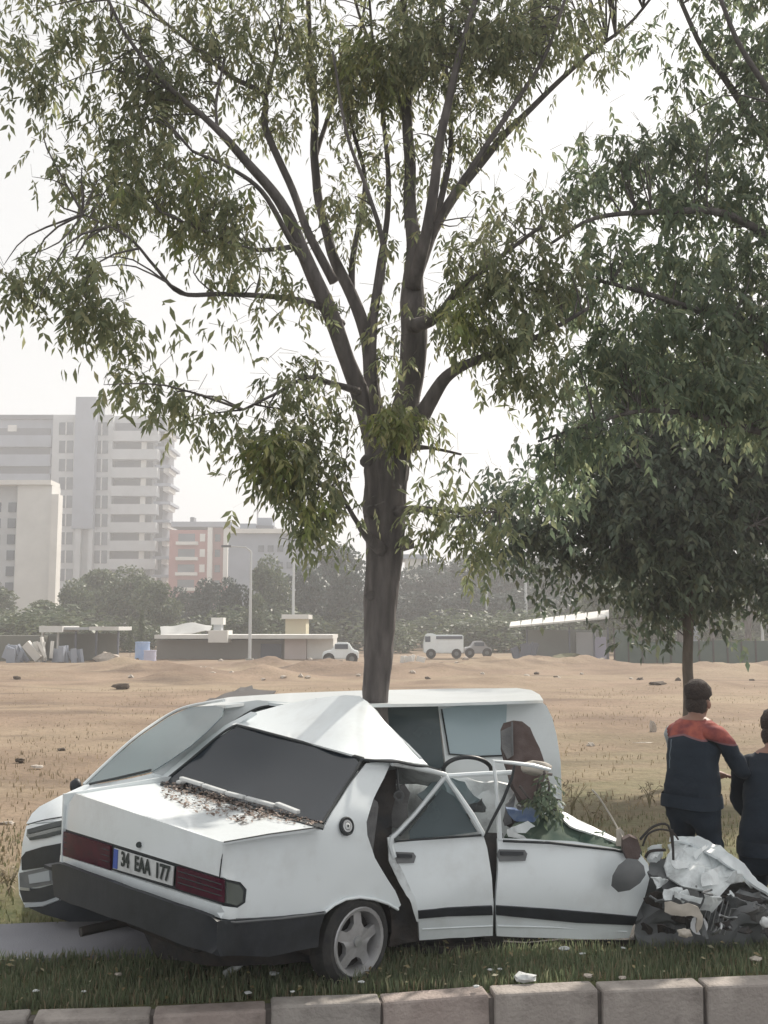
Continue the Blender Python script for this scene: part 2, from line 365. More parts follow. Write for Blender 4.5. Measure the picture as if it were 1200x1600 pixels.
# kerb: one run of separate stones
kerb = tag(empty('kerb', K(0, .07, -.3)), kind='structure')
kms = [mat('kerb_stone_%d' % i, c1, .9, var=c2, vscale=5, bump=.5, bscale=45, dirt=(.10, .085, .075), dscale=3.5, damt=.75) for i, (c1, c2) in enumerate([((.33, .295, .27), (.40, .36, .33)), ((.35, .29, .265), (.41, .35, .32)), ((.31, .285, .265), (.37, .34, .315))])]
def kerb_mesh(i, L_):
    bm = bmesh.new(); g = bmesh.ops.create_grid(bm, x_segments=1, y_segments=1, size=.5); bmesh.ops.delete(bm, geom=g['verts'], context='VERTS')
    add_box(bm, Vector((0, 0, .155)), (L_, .135, .30), bevel=.014)
    me = bpy.data.meshes.new('kerb_stone'); bm.to_mesh(me); bm.free(); me.materials.append(kms[i]); return me
kmesh = [kerb_mesh(i, .572-.020) for i in range(3)]
u = -30.0; kang = math.atan2(KU.y, KU.x); i = 0
while u < 30:
    me = kmesh[int(rng.integers(0, 3))]
    o = bpy.data.objects.new('kerb_stone', me); COL.objects.link(o); o.parent = kerb
    o.location = KU*(u+.43) + KN*rng.normal(0, .004) + Vector((0, 0, rng.normal(0, .006)-.005)); o.rotation_euler = (rng.normal(0, .02), rng.normal(0, .014), kang+rng.normal(0, .007))
    u += .574
bm = bmesh.new(); strip(bm, -60, 60, .03, .135, -.40, -.022); finish(bm, 'mortar_bed', mat('mortar', (.10, .09, .08), .95, var=(.15, .13, .12), vscale=20), kerb)

# ---------------------------------------------------------- grass
def blades(name, n, place, hmin, hmax, mat_, w=.006, lean=.45, parent=None):
    p = place(n); n = len(p); h = rng.uniform(hmin, hmax, n); a = rng.uniform(0, 2*np.pi, n); l = rng.uniform(.1, lean, n)*h; b = rng.uniform(0, 2*np.pi, n)
    dx, dy = np.cos(a)*w, np.sin(a)*w; lx, ly = np.cos(b)*l, np.sin(b)*l
    V = np.zeros((n, 5, 3)); base = p
    V[:, 0] = base+np.stack([dx, dy, 0*dx-.01], 1); V[:, 1] = base-np.stack([dx, dy, 0*dx+.01], 1)
    V[:, 2] = base+np.stack([-dx*.7+lx*.45, -dy*.7+ly*.45, h*.6], 1); V[:, 3] = base+np.stack([dx*.7+lx*.45, dy*.7+ly*.45, h*.6], 1)
    V[:, 4] = base+np.stack([lx, ly, h], 1)
    I = np.arange(n)[:, None]*5
    T = np.concatenate([I+np.array([0, 1, 2]), I+np.array([0, 2, 3]), I+np.array([3, 2, 4])])
    return tag(np_mesh(name, V.reshape(-1, 3), T, mat_, parent), kind='stuff')
def nzv(x, y, s):  # cheap smooth noise
    return np.sin(x*s*1.7+np.sin(y*s*2.3)*1.5)*np.sin(y*s*2.1+np.sin(x*s*1.3)*1.7)
def place_verge(n):
    u = rng.uniform(-3.6, 4.6, n); v = rng.uniform(.145, PV0+.03, n); k = (nzv(u, v, 1.9)+rng.uniform(-1.1, 1.4, n) > -.35); u, v = u[k], v[k]
    return np.stack([K0.x+KU.x*u+KN.x*v, K0.y+KU.y*u+KN.y*v, np.full(len(u), -.02)], 1)
tag(blades('grass', 42000, place_verge, .02, .085, M['grass'], .0045), 'short shaded green grass between the kerb and the grey path', 'grass')
def place_back(n):
    u = rng.uniform(-5.5, 7, n); v = PV1-.02+rng.uniform(0, 1, n)**1.5*3.2; k = (nzv(u, v, 1.1)+rng.uniform(-1.2, 1, n) > -.5); u, v = u[k], v[k]
    x = K0.x+KU.x*u+KN.x*v; y = K0.y+KU.y*u+KN.y*v
    return np.stack([x, y, field_h(x, y)], 1)
tag(blades('grass', 24000, place_back, .02, .07, M['backgrass'], .005), 'greener grass growing beyond the grey path behind the cars', 'grass')
def place_dry(n):
    y = 8.5+rng.uniform(0, 1, n)**1.6*24; x = rng.uniform(-.45, .5, n)*y*1.0; k = (nzv(x, y*1.6, .35)+nzv(x, y, 1.1)*.6+rng.uniform(-.8, .8, n) > .1); x, y = x[k], y[k]
    return np.stack([x, y, field_h(x, y)], 1)
tag(blades('dry_grass', 17000, place_dry, .015, .07, M['drygrass'], .008), 'straw coloured dry grass scattered over the open field', 'grass')
tag(blades('dry_grass', 7000, place_verge, .015, .07, M['drygrass'], .004), 'withered straw mixed into the grass along the kerb', 'grass')
def litter_leaves(name, n, place, mat_, s=(.015, .04)):
    p = place(n); n = len(p); a = rng.uniform(0, 2*np.pi, n); r = rng.uniform(*s, n); t = rng.uniform(-.4, .4, n)
    c = np.stack([np.cos(a), np.sin(a), t], 1)*r[:, None]; s_ = np.stack([-np.sin(a), np.cos(a), -t], 1)*(r*.45)[:, None]
    p = p+np.array([0, 0, .012])
    V = np.stack([p-c, p+s_+[0, 0, .006], p+c, p-s_], 1); I = np.arange(n)[:, None]*4
    return tag(np_mesh(name, V.reshape(-1, 3), I+np.array([[0, 1, 2, 3]]), mat_), kind='stuff')
M['litter'] = leaf_mat('fallen_leaf', (.16, .12, .06), (.24, .20, .10), (.34, .32, .22), .1)
def place_lit(n):
    p = place_verge(n); p[:, 2] = rng.uniform(.0, .035, len(p)); return p
tag(litter_leaves('leaf_litter', 900, place_lit, M['litter'], (.008, .024)), 'small pale fallen leaves lying in the grass by the kerb', 'leaf litter')

# ---------------------------------------------------------- stones and clods in the field
def rock(px, py, wpx, mat_, label, name='rock', cat='rock', sq=(1, .8, .5), sub=2):
    p = Z(px, py, 0); r = wpx/2*p.y/FPX; p.z = float(field_h(np.array(p.x), np.array(p.y)))
    bm = bmesh.new(); ico(bm, (0, 0, r*sq[2]*.5), r, sub, .9, sq, 3)
    o = finish(bm, name, mat_, smooth=True, angle=30); o.location = p
    return tag(o, label, cat)
M['clod'] = mat('dark_clod', (.06, .045, .035), .95, var=(.11, .085, .065), vscale=10, bump=.7)
M['stone'] = mat('pale_stone', (.38, .33, .28), .9, var=(.5, .45, .4), vscale=12, bump=.5)
rock(190, 1073, 24, M['clod'], 'dark brown clod in the far field left of the cars')
rock(32, 1187, 14, M['clod'], 'small black clod on bare soil near the left edge')
rock(95, 1168, 12, M['clod'], 'small dark stone right of the black clod in the field')
rock(1027, 1074, 28, M['clod'], 'long low dark clod left of the capped head', sq=(1, .6, .22))
rock(1000, 1063, 12, M['clod'], 'tiny dark clod near the thin tree trunk')
rock(58, 1196, 16, M['stone'], 'flat pale stone below the black clod', sq=(1, .8, .3))
rock(12, 1285, 20, M['stone'], 'pale stone at the left edge beside the estate car nose', sq=(1, .7, .3))
rock(922, 1164, 12, M['stone'], 'small whitish stone in the field right of the estate car', sq=(1, .8, .7))
rock(1020, 1145, 13, M['stone'], 'upright pale block standing on the field left of the red shoulders', sq=(.8, .6, 1.7))
rock(1000, 1160, 46, M['stone'], 'long flat pale slab lying at the foot of the upright block', sq=(1, .35, .1))
rock(205, 1062, 10, M['stone'], 'small pale stone just behind the dark brown clod')
for i in range(46):
    px = rng.uniform(300, 1000) if i % 3 else rng.uniform(-20, 1220); py = rng.uniform(1032, 1064); o = rock(px, py, rng.uniform(5, 13), M['clod'] if i % 3 == 0 else M['stone'], 'small lump of rubble on the spoil heaps at the far side of the field', 'rubble_lump', 'rubble', sub=1, sq=(1, .8, .6)); tag(o, group='rubble lumps along the far side of the field')

# ================================================================== FAR BACKGROUND
def ground_P(px, Y): return Vector(((px-600)/FPX*Y/1.0, Y, 0))
def zof(py, Y): return CAM_H + (ray(600, py).z/ray(600, py).y)*Y
def xof(px, Y, py=960): d = ray(px, py); return d.x/d.y*Y
def wall_mat(name, c, c2=None, r=.85): return mat(name, c, r, var=c2 or tuple(k*.88 for k in c), vscale=.35, dirt=tuple(k*.6 for k in c), dscale=.25, damt=.4)
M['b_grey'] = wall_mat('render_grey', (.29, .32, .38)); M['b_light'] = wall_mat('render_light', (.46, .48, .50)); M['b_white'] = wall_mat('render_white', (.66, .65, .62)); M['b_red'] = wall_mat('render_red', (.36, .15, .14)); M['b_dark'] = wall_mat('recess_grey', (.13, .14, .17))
M['win'] = mat('window_glass', (.05, .065, .09), .2, var=(.12, .14, .17), vscale=.3); M['frame'] = mat('window_frame', (.5, .5, .5), .6)
M['concrete'] = mat('concrete', (.30, .29, .27), .9, var=(.38, .37, .34), vscale=.8, dirt=(.18, .17, .15), dscale=.4)
class Bld:
    def __init__(s, name, label, cat, px, Y, base=0.0): s.Y = Y; s.o = empty(name, (xof(px, Y), Y, base), label, cat)
    def blk(s, name, x0, x1, y0, y1, m, dy=0.0, dep=10.0, bev=0.0, label=None):
        """block whose front face shows at pixels x0..x1, y0 (top)..y1 (bottom)"""
        Y = s.Y+dy; X0, X1 = xof(x0, Y), xof(x1, Y); Z1 = zof(y0, Y); Z0 = zof(y1, Y) if y1 is not None else -.3
        o = box(name, ((X0+X1)/2, Y+dep/2, (Z0+Z1)/2), (X1-X0, dep, Z1-Z0), m, s.o, bevel=bev)
        if label: o['label'] = label
        return o
    def sub(s, par, name, x0, x1, y0, y1, m, dy=0.0, dep=.3):
        Y = s.Y+dy; X0, X1 = xof(x0, Y), xof(x1, Y); Z1 = zof(y0, Y); Z0 = zof(y1, Y)
        return box(name, ((X0+X1)/2, Y+dep/2, (Z0+Z1)/2), (X1-X0, dep, Z1-Z0), m, par, bevel=0)
T = Bld('apartment_tower', 'tall pale grey apartment tower with stacked balconies behind the trees at left', 'apartment building', 130, 180)
T.blk('wall', -60, 72, 655, None, M['b_grey'], 2, 14, label='recessed grey wing')
T.blk('wall', 72, 168, 648, None, M['b_light'], 0, 14, label='window bays beside the shaft')
T.blk('shaft', 107, 140, 620, 826, M['b_grey'], -1.6, 8); T.blk('shaft', 113, 122, 826, None, M['b_light'], -1.2, 6); T.blk('shaft', 134, 141, 826, None, M['b_light'], -1.2, 6)
T.blk('roof_block', 108, 154, 620, 652, M['b_light'], .5, 6); T.blk('roof_parapet', -60, 74, 648, 655, M['b_dark'], 1.5, 15)
T.blk('wall', 168, 236, 650, None, M['b_light'], 1.5, 12, label='balcony wing'); T.blk('wall', 236, 250, 652, None, M['b_dark'], 3.5, 9, label='shaded end of the balcony wing')  # shade of the wing's end is put into its dark grey colour
for k in range(9):
    y = 660+k*28.6; xs = k*1.2
    f = T.blk('window', 82+xs*.7, 104+xs*.7, y, y+19, M['win'], -.12, .2); T.sub(f, 'frame', 92+xs*.7, 94+xs*.7, y, y+19, M['frame'], -.2, .1)
    f = T.blk('window', 141+xs*.4, 160+xs*.5, y, y+20, M['win'], -.12, .2); T.sub(f, 'frame', 149+xs*.5, 151+xs*.5, y, y+20, M['frame'], -.2, .1)
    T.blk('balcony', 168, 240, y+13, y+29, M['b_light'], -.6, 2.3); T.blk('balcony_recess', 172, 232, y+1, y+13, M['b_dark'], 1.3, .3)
    T.blk('balcony_slab', 236, 262, y+9, y+13.5, M['b_grey'], 1, 8); T.blk('balcony', 250, 259, y+13, y+21, M['b_white'], 1.6, 6)
    T.blk('pillar', 214, 222, y+1, y+13, M['b_white'], .2, .5)
for k in range(5):
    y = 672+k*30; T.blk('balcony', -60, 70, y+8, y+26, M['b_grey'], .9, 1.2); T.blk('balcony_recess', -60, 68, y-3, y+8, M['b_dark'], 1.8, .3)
T.blk('window', 0, 14, 664, 674, M['b_white'], 1.6, .2)
S = Bld('apartment_block', 'lower cream apartment block with blank gable wall at the left edge', 'apartment building', 45, 120)
S.blk('wall', -70, 20, 752, None, M['b_light'], 1, 3.6); S.blk('wall', 20, 74, 757, None, wall_mat('cream_render', (.62, .62, .60)), 0, 3.2, label='blank cream gable'); S.blk('corner_fin', 74, 85, 772, None, M['b_white'], -.8, 1.6)
S.blk('roof_parapet', -70, 72, 750, 757, M['b_white'], -.5, 3.4)
for k in range(6): f = S.blk('window', 6, 18, 785+k*25, 800+k*25, M['win'], .85, .2); f = S.blk('window', -22, -6, 785+k*25, 800+k*25, M['win'], .85, .2)
Rb = Bld('apartment_building', 'brick red apartment building with white corner columns between the tower and the grey hall', 'apartment building', 310, 170)
Rb.blk('wall', 262, 322, 828, None, M['b_red'], 0, 12); Rb.blk('wall', 322, 356, 822, None, M['b_red'], 1.5, 12); Rb.blk('roof', 264, 360, 815, 823, M['b_grey'], -.3, 13); Rb.blk('chimney', 294, 300, 808, 816, M['b_dark'], 2, 2)
Rb.blk('column', 322, 329, 824, 915, M['b_white'], -.4, .8); Rb.blk('column', 347, 354, 824, 915, M['b_white'], .6, .8)
for k in range(4):
    y = 833+k*24; Rb.blk('balcony', 272, 306, y+13, y+18, M['b_white'], -1, 1.3); Rb.blk('window', 276, 302, y+1, y+13, M['win'], -.15, .2); Rb.blk('window', 310, 318, y+1, y+13, M['b_white'], -.15, .2); Rb.blk('window', 334, 342, y+2, y+13, M['win'], 1.3, .2)
G = Bld('hall_building', 'flat roofed grey hall with white roof edge right of the red building', 'building', 405, 140)
G.blk('wall', 355, 500, 832, None, M['b_grey'], 0, 14); G.blk('roof_edge', 352, 504, 826, 833, M['b_white'], -.6, 15); G.blk('roof_unit', 400, 424, 809, 821, M['b_grey'], 4, 3); G.blk('roof_unit', 373, 398, 818, 826, M['b_grey'], 3, 3); G.blk('roof_unit', 398, 426, 821, 826, M['b_dark'], 3, 4)
for k in range(6): f = G.blk('window', 402+k*15, 411+k*15, 852, 862, M['win'], -.12, .2)
for k in range(6): G.blk('window', 402+k*15, 411+k*15, 878, 888, M['win'], -.12, .2)
G.blk('vent_pipe', 399, 401.5, 772, 818, M['frame'], 5, .3)

# --- trees at the far side
def leaf_cloud(centres, radii, counts, size, flat=.8, droop=0.0, aspect=.45):
    """leaf faces scattered through a set of ellipsoids -> V, F"""
    Ps = []
    for (c, r, n) in zip(centres, radii, counts):
        d = rng.normal(size=(n, 3)); d /= np.linalg.norm(d, axis=1)[:, None]; t = rng.uniform(.35, 1.0, n)**.5
        Ps.append(np.array(c)+d*t[:, None]*np.array(r))
    p = np.concatenate(Ps); n = len(p)
    a = rng.normal(size=(n, 3)); a[:, 2] -= droop*2; a /= np.linalg.norm(a, axis=1)[:, None]
    b = np.cross(a, rng.normal(size=(n, 3))); b /= np.linalg.norm(b, axis=1)[:, None]
    nn = np.cross(a, b); s = rng.uniform(.7, 1.3, n)[:, None]*size
    V = np.stack([p-a*s, p+b*s*aspect+nn*s*.15, p+a*s, p-b*s*aspect+nn*s*.15], 1).reshape(-1, 3)
    I = np.arange(n)[:, None]*4
    return V, I+np.array([[0, 1, 2, 3]])
def tree_mesh(h, r, n, size, trunkfrac=.25, shape='round'):
    cs, rs, ct = [], [], []; k = 16 if shape != 'poplar' else 12
    for i in range(k):
        if shape == 'poplar': t = i/k; c = (rng.normal(0, .1)*r, rng.normal(0, .1)*r, h*(trunkfrac+(1-trunkfrac)*t)); q = r*(.95-.65*t)*rng.uniform(.8, 1.1); rr = (q, q, h/k*1.1)
        else:
            a = rng.uniform(0, 6.28); t = rng.uniform(0, 1); e = math.sqrt(max(.1, 1-(2*t-.9)**2))*r*.62
            c = (math.cos(a)*e*rng.uniform(.3, 1), math.sin(a)*e*rng.uniform(.3, 1), h*(trunkfrac+(1-trunkfrac)*(.12+.72*t))); q = r*rng.uniform(.34, .55); rr = (q, q, q*.8)
        cs.append(c); rs.append(rr); ct.append(n//k)
    return leaf_cloud(cs, rs, ct, size)
def far_proto(h, r, n, size, shape, m):
    V, F = tree_mesh(h, r, n, size, .06 if shape == 'bush' else .2, shape); o = np_mesh('crown', V, F, m, None); COL.objects.unlink(o)
    bm = bmesh.new(); add_tube(bm, [(0, 0, -.3), (0, 0, h*.35), (r*.1, 0, h*.75)], [r*.05, r*.04, r*.015], 6)
    for a in range(5):
        th = a*1.3; add_tube(bm, [(0, 0, h*(.3+.06*a)), (math.cos(th)*r*.5, math.sin(th)*r*.5, h*(.55+.06*a))], [r*.025, r*.008], 5)
    t = finish(bm, 'trunk', M['bark'], None, smooth=True); COL.objects.unlink(t); return o.data, t.data
protos = {}
for key, (h, r, n, size, shp, m) in {'round': (8, 3.4, 5200, .22, 'round', 'farleaf'), 'round2': (8, 3.6, 5200, .24, 'round', 'farleaf'), 'dark': (8, 3.6, 6000, .24, 'round', 'farleafdk'), 'dark2': (8, 3.4, 6000, .24, 'round', 'farleafdk'), 'poplar': (8, 1.2, 2600, .18, 'poplar', 'farleaf'), 'bush': (3, 2.2, 2200, .14, 'bush', 'farleaf')}.items():
    protos[key] = far_proto(h, r, n, size, shp, M[m])+(h, r)
def far_tree(px, ytop, Y, key, label, wscale=1.0, group='trees along the far side of the field', name='tree'):
    cm, tm, h, r = protos[key]; H = zof(ytop, Y); s = H/h
    e = empty(name, (xof(px, Y), Y, 0), label, 'tree' if key != 'bush' else 'bush', group, rz=rng.uniform(0, 6.28)); e.scale = (s*wscale*rng.uniform(.85, 1.2), s*wscale, s)
    for nm, me in (('crown', cm), ('trunk', tm)):
        o = bpy.data.objects.new(nm, me); COL.objects.link(o); o.parent = e
# mid-left mixed trees in front of the tower
for px, yt, Y, k, ws, lb in [
    (-20, 905, 95, 'round', 1.2, 'brownish green tree at the left edge below the cream block'), (60, 935, 84, 'round2', 1.1, 'low olive tree below the corner fin of the cream block'),
    (120, 905, 90, 'round', 1.0, 'olive tree in front of the tower shaft'), (160, 885, 98, 'round2', 1.1, 'taller olive tree right of the tower shaft'), (205, 885, 92, 'round', 1.0, 'bushy green tree under the tower balconies'), 
    (250, 905, 84, 'round2', 1.0, 'green tree left of the red building foot'), (285, 915, 95, 'dark', .8, 'dark green tree in front of the red building'), (325, 905, 90, 'dark2', .8, 'dark tree under the right corner of the red building'),
    (362, 900, 82, 'dark', .7, 'dark tree beside the first lamp post'), (420, 868, 84, 'round', .7, 'light green rounded tree between the two left lamp posts'), (400, 925, 76, 'round2', .6, 'low light green tree right of the first lamp post'),
    (478, 880, 88, 'dark', .9, 'dark tree just right of the second lamp post'), (520, 850, 96, 'dark2', .9, 'tall dark tree left of the big trunk'), (548, 880, 86, 'dark', .8, 'dark tree touching the left side of the big trunk'),
    (222, 955, 66, 'poplar', .75, 'small young poplar behind the blue barrel'), (205, 965, 68, 'poplar', .7, 'smaller young poplar left of the blue barrel')]:
    far_tree(px, yt, Y, k, lb, ws)
dk = [(640, 905), (672, 870), (700, 880), (735, 862), (770, 872), (800, 855), (835, 868), (868, 850), (905, 872), (940, 860), (975, 878), (1010, 860), (1050, 870), (1090, 855), (1130, 868), (1170, 850), (1215, 860)]
for i, (px, yt) in enumerate(dk):
    far_tree(px, yt, 108+rng.uniform(-4, 4)+(i % 3)*4, 'dark' if i % 2 else 'dark2', 'dark hazy tree in the dense row of trees behind the sheds', 1.05, 'dense dark trees behind the sheds')
for i, px in enumerate([620, 660, 705, 745, 790, 830, 880, 925]):
    far_tree(px, 925+rng.uniform(-8, 8), 98+rng.uniform(-3, 3), 'dark2' if i % 2 else 'dark', 'lower dark tree in front of the dense wall of trees', 1.5, 'lower dark trees behind the sheds')
for i, (px, yt) in enumerate([(940, 905), (985, 895), (1115, 900), (1175, 905)]):
    far_tree(px, yt, 72+i*2, 'round2' if i % 2 else 'round', ['pale green tree above the right end of the white roofed shed', 'pale green tree over the start of the green fence', 'pale green tree over the green fence right of the thin trunk', 'pale green tree beside the lamp post at the right edge'][i], .9)
for i in range(14):
    far_tree(-560+i*38, 905+rng.uniform(-18, 14), 92+rng.uniform(-5, 8), ('round', 'dark', 'round2')[i % 3], 'hazy green tree in the belt running out of view to the left', 1.1, 'tree belt beyond the left edge')
for i in range(20):
    px = -40+i*66+rng.uniform(-20, 20)
    far_tree(px, 962+rng.uniform(-14, 14), 80+rng.uniform(-6, 8), 'bush', 'leafy bush in the undergrowth below the far trees', rng.uniform(1.6, 2.6), 'bushes below the far trees', 'bush')
# --- bare stems behind the green fence
for px, top, lb in [(1006, 940, 'forked dark tree stem behind the green fence, leftmost'), (1034, 930, 'dark tree stem leaning right behind the green fence'), (1060, 930, 'straight dark stem just left of the thin pale trunk'), (1112, 935, 'thin dark stem right of the pale trunk behind the fence'), (1166, 935, 'curved dark stem left of the white lamp post at the right')]:
    e = empty('fence_tree', (xof(px, 60), 60, 0), lb, 'tree'); x = xof(px, 60)
    bm = bmesh.new(); add_tube(bm, [(x, 60, -.2), (x+rng.normal(0, .1), 60, 2.2), (x+rng.normal(0, .25), 60.2, 3.2), (x+rng.normal(0, .4), 60.3, 5)], [.22, .18, .15, .06], 7); add_tube(bm, [(x, 60, 2.0), (x+.5*rng.choice([-1, 1]), 60, 3.4), (x+.9, 60, 4.6)], [.12, .09, .04], 6)
    finish(bm, 'trunk', M['bark'], e, smooth=True)
    V, F = leaf_cloud([(x+rng.normal(0, .7), 60+rng.normal(0, .7), 4.6+rng.normal(0, .5)) for _ in range(7)], [(1.1, 1.1, .7)]*7, [160]*7, .14); np_mesh('crown', V, F, M['leafdark'], e)
# --- green fence with screening net, posts
fe = empty('net_fence', (xof(1080, 54), 54, 0), 'dark green screened fence along the far right of the field', 'fence')
M['fence'] = mat('green_net', (.05, .085, .075), .9, var=(.075, .11, .095), vscale=1.5, bump=.3)
for i, px in enumerate(np.arange(958, 1400, 22.0)):
    X0, X1 = xof(px, 54), xof(px+22, 54); top = zof(984 if i == 0 else 1002+rng.normal(0, .8), 54)
    if i > 0: box('net_panel', ((X0+X1)/2, 54, top/2), (X1-X0-.03, .04, top), M['fence'], fe, bevel=.0)
    else: box('gate_panel', ((X0+X1)/2, 54, top/2), (X1-X0-.03, .12, top), M['fence'], fe, bevel=.0)
    box('post', (X0, 53.94, top/2+.05), (.07, .07, top+.1), M['under'], fe, bevel=0)
bw = empty('boundary_wall', (xof(1080, 84), 84, 0), 'long low pale grey wall seen over the green fence', 'wall')
for i in range(12): box('wall_panel', (xof(955, 84)+i*2.6+1.3, 84, 1.9), (2.55, .25, 3.8), M['b_grey'], bw, bevel=.02)

# --- lamp posts
M['pole'] = mat('pole_metal', (.50, .52, .53), .5, metal=.2)
def lamp(px, ytop, ybase, label, arm=0):
    Y = Z(px, ybase).y; Y = min(Y, 95); x = xof(px, Y); h = zof(ytop, Y); e = empty('lamp_post', (x, Y, 0), label, 'lamp post', 'lamp posts around the field')
    w = 3.4*Y/FPX/2*1.3
    tube('pole', [(x, Y, -.2), (x, Y, h*.5), (x, Y, h)], [w*1.2, w, w*.7], M['pole'], e); box('base_plate', (x, Y, .06), (w*5, w*5, .12), M['concrete'], e)
    bm = bmesh.new(); add_tube(bm, [(x, Y, h), (x+.3*arm, Y-.1, h+.25), (x+1.2*arm, Y-.2, h+.3)], [w*.7, w*.6, w*.5], 6); finish(bm, 'arm', M['pole'], e, smooth=True)
    box('lamp_head', (x+1.4*arm, Y-.2, h+.3), (.55, .2, .12), M['greytrim'], e)
lamp(391, 862, 1032, 'white lamp post at left standing before the long roofed wall', -1)
lamp(458, 850, 1020, 'white lamp post rising behind the little cream kiosk', 1)
lamp(761, 876, 1012, 'tall white lamp post before the dark trees right of the big trunk', 1)
lamp(822, 868, 1008, 'faint grey lamp post above the white roofed shed', -1)
lamp(1190, 936, 1032, 'white lamp post at the right edge before the green fence', 1)

# --- sheds, walls, vehicles at the far side
sh = Bld('roofed_wall_building', 'long low grey building with a thin white roof behind the spoil heaps', 'building', 370, 62)
sh.blk('wall', 246, 445, 1000, None, wall_mat('grey_block', (.26, .25, .23)), 0, 5); sh.blk('roof', 242, 520, 992, 998, M['white'], -1.2, 7)
sh.blk('roof_box', 326, 356, 985, 1004, M['b_white'], -1.6, 2); sh.blk('roof_tank', 330, 349, 965, 976, M['b_white'], 1, 1); sh.blk('roof_tank', 334, 346, 975, 986, M['b_light'], 1.2, .8)
sh.blk('wall', 445, 479, 995, None, mat('pinkish_wall', (.46, .40, .38), .85, var=(.5, .44, .42), vscale=1), -.5, 5, label='pale pinkish end wall'); sh.blk('wall', 480, 521, 993, None, M['white'], -.3, 5, label='white end wall'); sh.blk('doorway', 408, 440, 1006, 1028, M['b_dark'], -.15, .3)
kk = Bld('kiosk', 'small cream kiosk on the roof line left of the big trunk', 'kiosk', 462, 72); kk.blk('wall', 446, 478, 966, None, mat('cream_wall', (.62, .58, .42), .8), 0, 3); kk.blk('roof', 440, 482, 960, 967, M['b_white'], -.6, 4)
tr = Bld('tarpaulin_roof', 'white sheet roof sagging behind the left roofed wall', 'shelter', 290, 70); 
o = sheet('cover', [(250, 980), (300, 974), (330, 978), (330, 986), (290, 990), (250, 996)], lambda x, y: P(x, y, 70+(y-985)*-.06), M['white'], tr.o, step=8, thick=.05, dent=.15, dsc=1.0); tr.blk('post', 252, 254, 990, None, M['b_dark'], .3, .1); tr.blk('post', 322, 324, 984, None, M['b_dark'], .5, .1)
st = Bld('market_shed', 'open fronted shed with torn white roofing at far left', 'shed', 120, 58)
st.blk('back_wall', 66, 184, 990, None, wall_mat('shed_grey', (.20, .21, .19)), 2.5, .3); st.blk('roof_sheet', 62, 98, 978, 988, M['white'], -.6, 3.2); st.blk('roof_sheet', 98, 140, 980, 984, M['b_light'], -.3, 3); st.blk('roof_sheet', 140, 186, 979, 985, M['white'], -.5, 3)
for px in (66, 90, 118, 150, 184): st.blk('post', px, px+2.5, 986, None, M['b_dark'] if px > 100 else M['white'], 0, .15)
st.blk('side_wall', -60, 64, 993, None, wall_mat('shed_olive', (.17, .175, .15)), 1, 3)
def prop_heap(px, py, Y, w, m, name, label, cat, n=7, h=1.0):
    bm = bmesh.new()
    for i in range(n):
        c = Vector((xof(px, Y)+rng.uniform(-w, w), Y+rng.uniform(-.3, .3), rng.uniform(.2, h))); rt = Matrix.Rotation(rng.normal(0, .35), 3, 'Y') @ Matrix.Rotation(rng.uniform(-.5, .5), 3, 'Z'); c.z = h*.3*rng.uniform(.6, 1.2); add_box(bm, c, (rng.uniform(.08, .5), rng.uniform(.05, .3), h*rng.uniform(.4, .8)), rt, .01)
    return tag(finish(bm, name, m, base=True), label, cat)
prop_heap(68, 1010, 56.5, .5, M['b_white'], 'junk_pile', 'white scrap boards piled at the left end of the torn shed', 'scrap', 7, 2)
prop_heap(108, 1015, 56.5, .7, M['b_grey'], 'junk_pile', 'heap of pale scrap standing under the torn shed roof', 'scrap', 8, 1.2)
prop_heap(18, 1015, 56, .5, M['b_grey'], 'junk_pile', 'leaning pale boards at the far left edge of the field', 'scrap', 4, 1.4)
prop_heap(42, 1000, 57, .8, M['b_grey'], 'junk_pile', 'grey boxes stacked against the olive shed wall', 'scrap', 7, 1.6)
rock(170, 1033, 36, M['stone'], 'pale dome of sand before the torn shed', 'sand_heap', 'sand heap', sq=(1, .7, .55))
# blue barrel pair
def barrel(px, Y, h, r, m, label):
    x = xof(px, Y); e = empty('barrel', (x, Y, 0), label, 'barrel')
    tube('drum', [(x, Y, 0), (x, Y, h*.33), (x, Y, h*.66), (x, Y, h)], [r, r, r, r], m, e, seg=14)
    bm = bmesh.new(); [add_tube(bm, [(x, Y, z-.02), (x, Y, z+.02)], r*1.06, 14) for z in (h*.33, h*.66, h*.97)]; finish(bm, 'hoop', m, e)
barrel(224, 52, 1.15, .36, mat('barrel_blue', (.25, .38, .62), .5, var=(.4, .5, .68), vscale=3), 'taller pale blue barrel at the far edge of the field'); barrel(236, 51, .75, .3, mat('barrel_pale', (.5, .5, .62), .5), 'shorter lilac barrel right of the pale blue one')
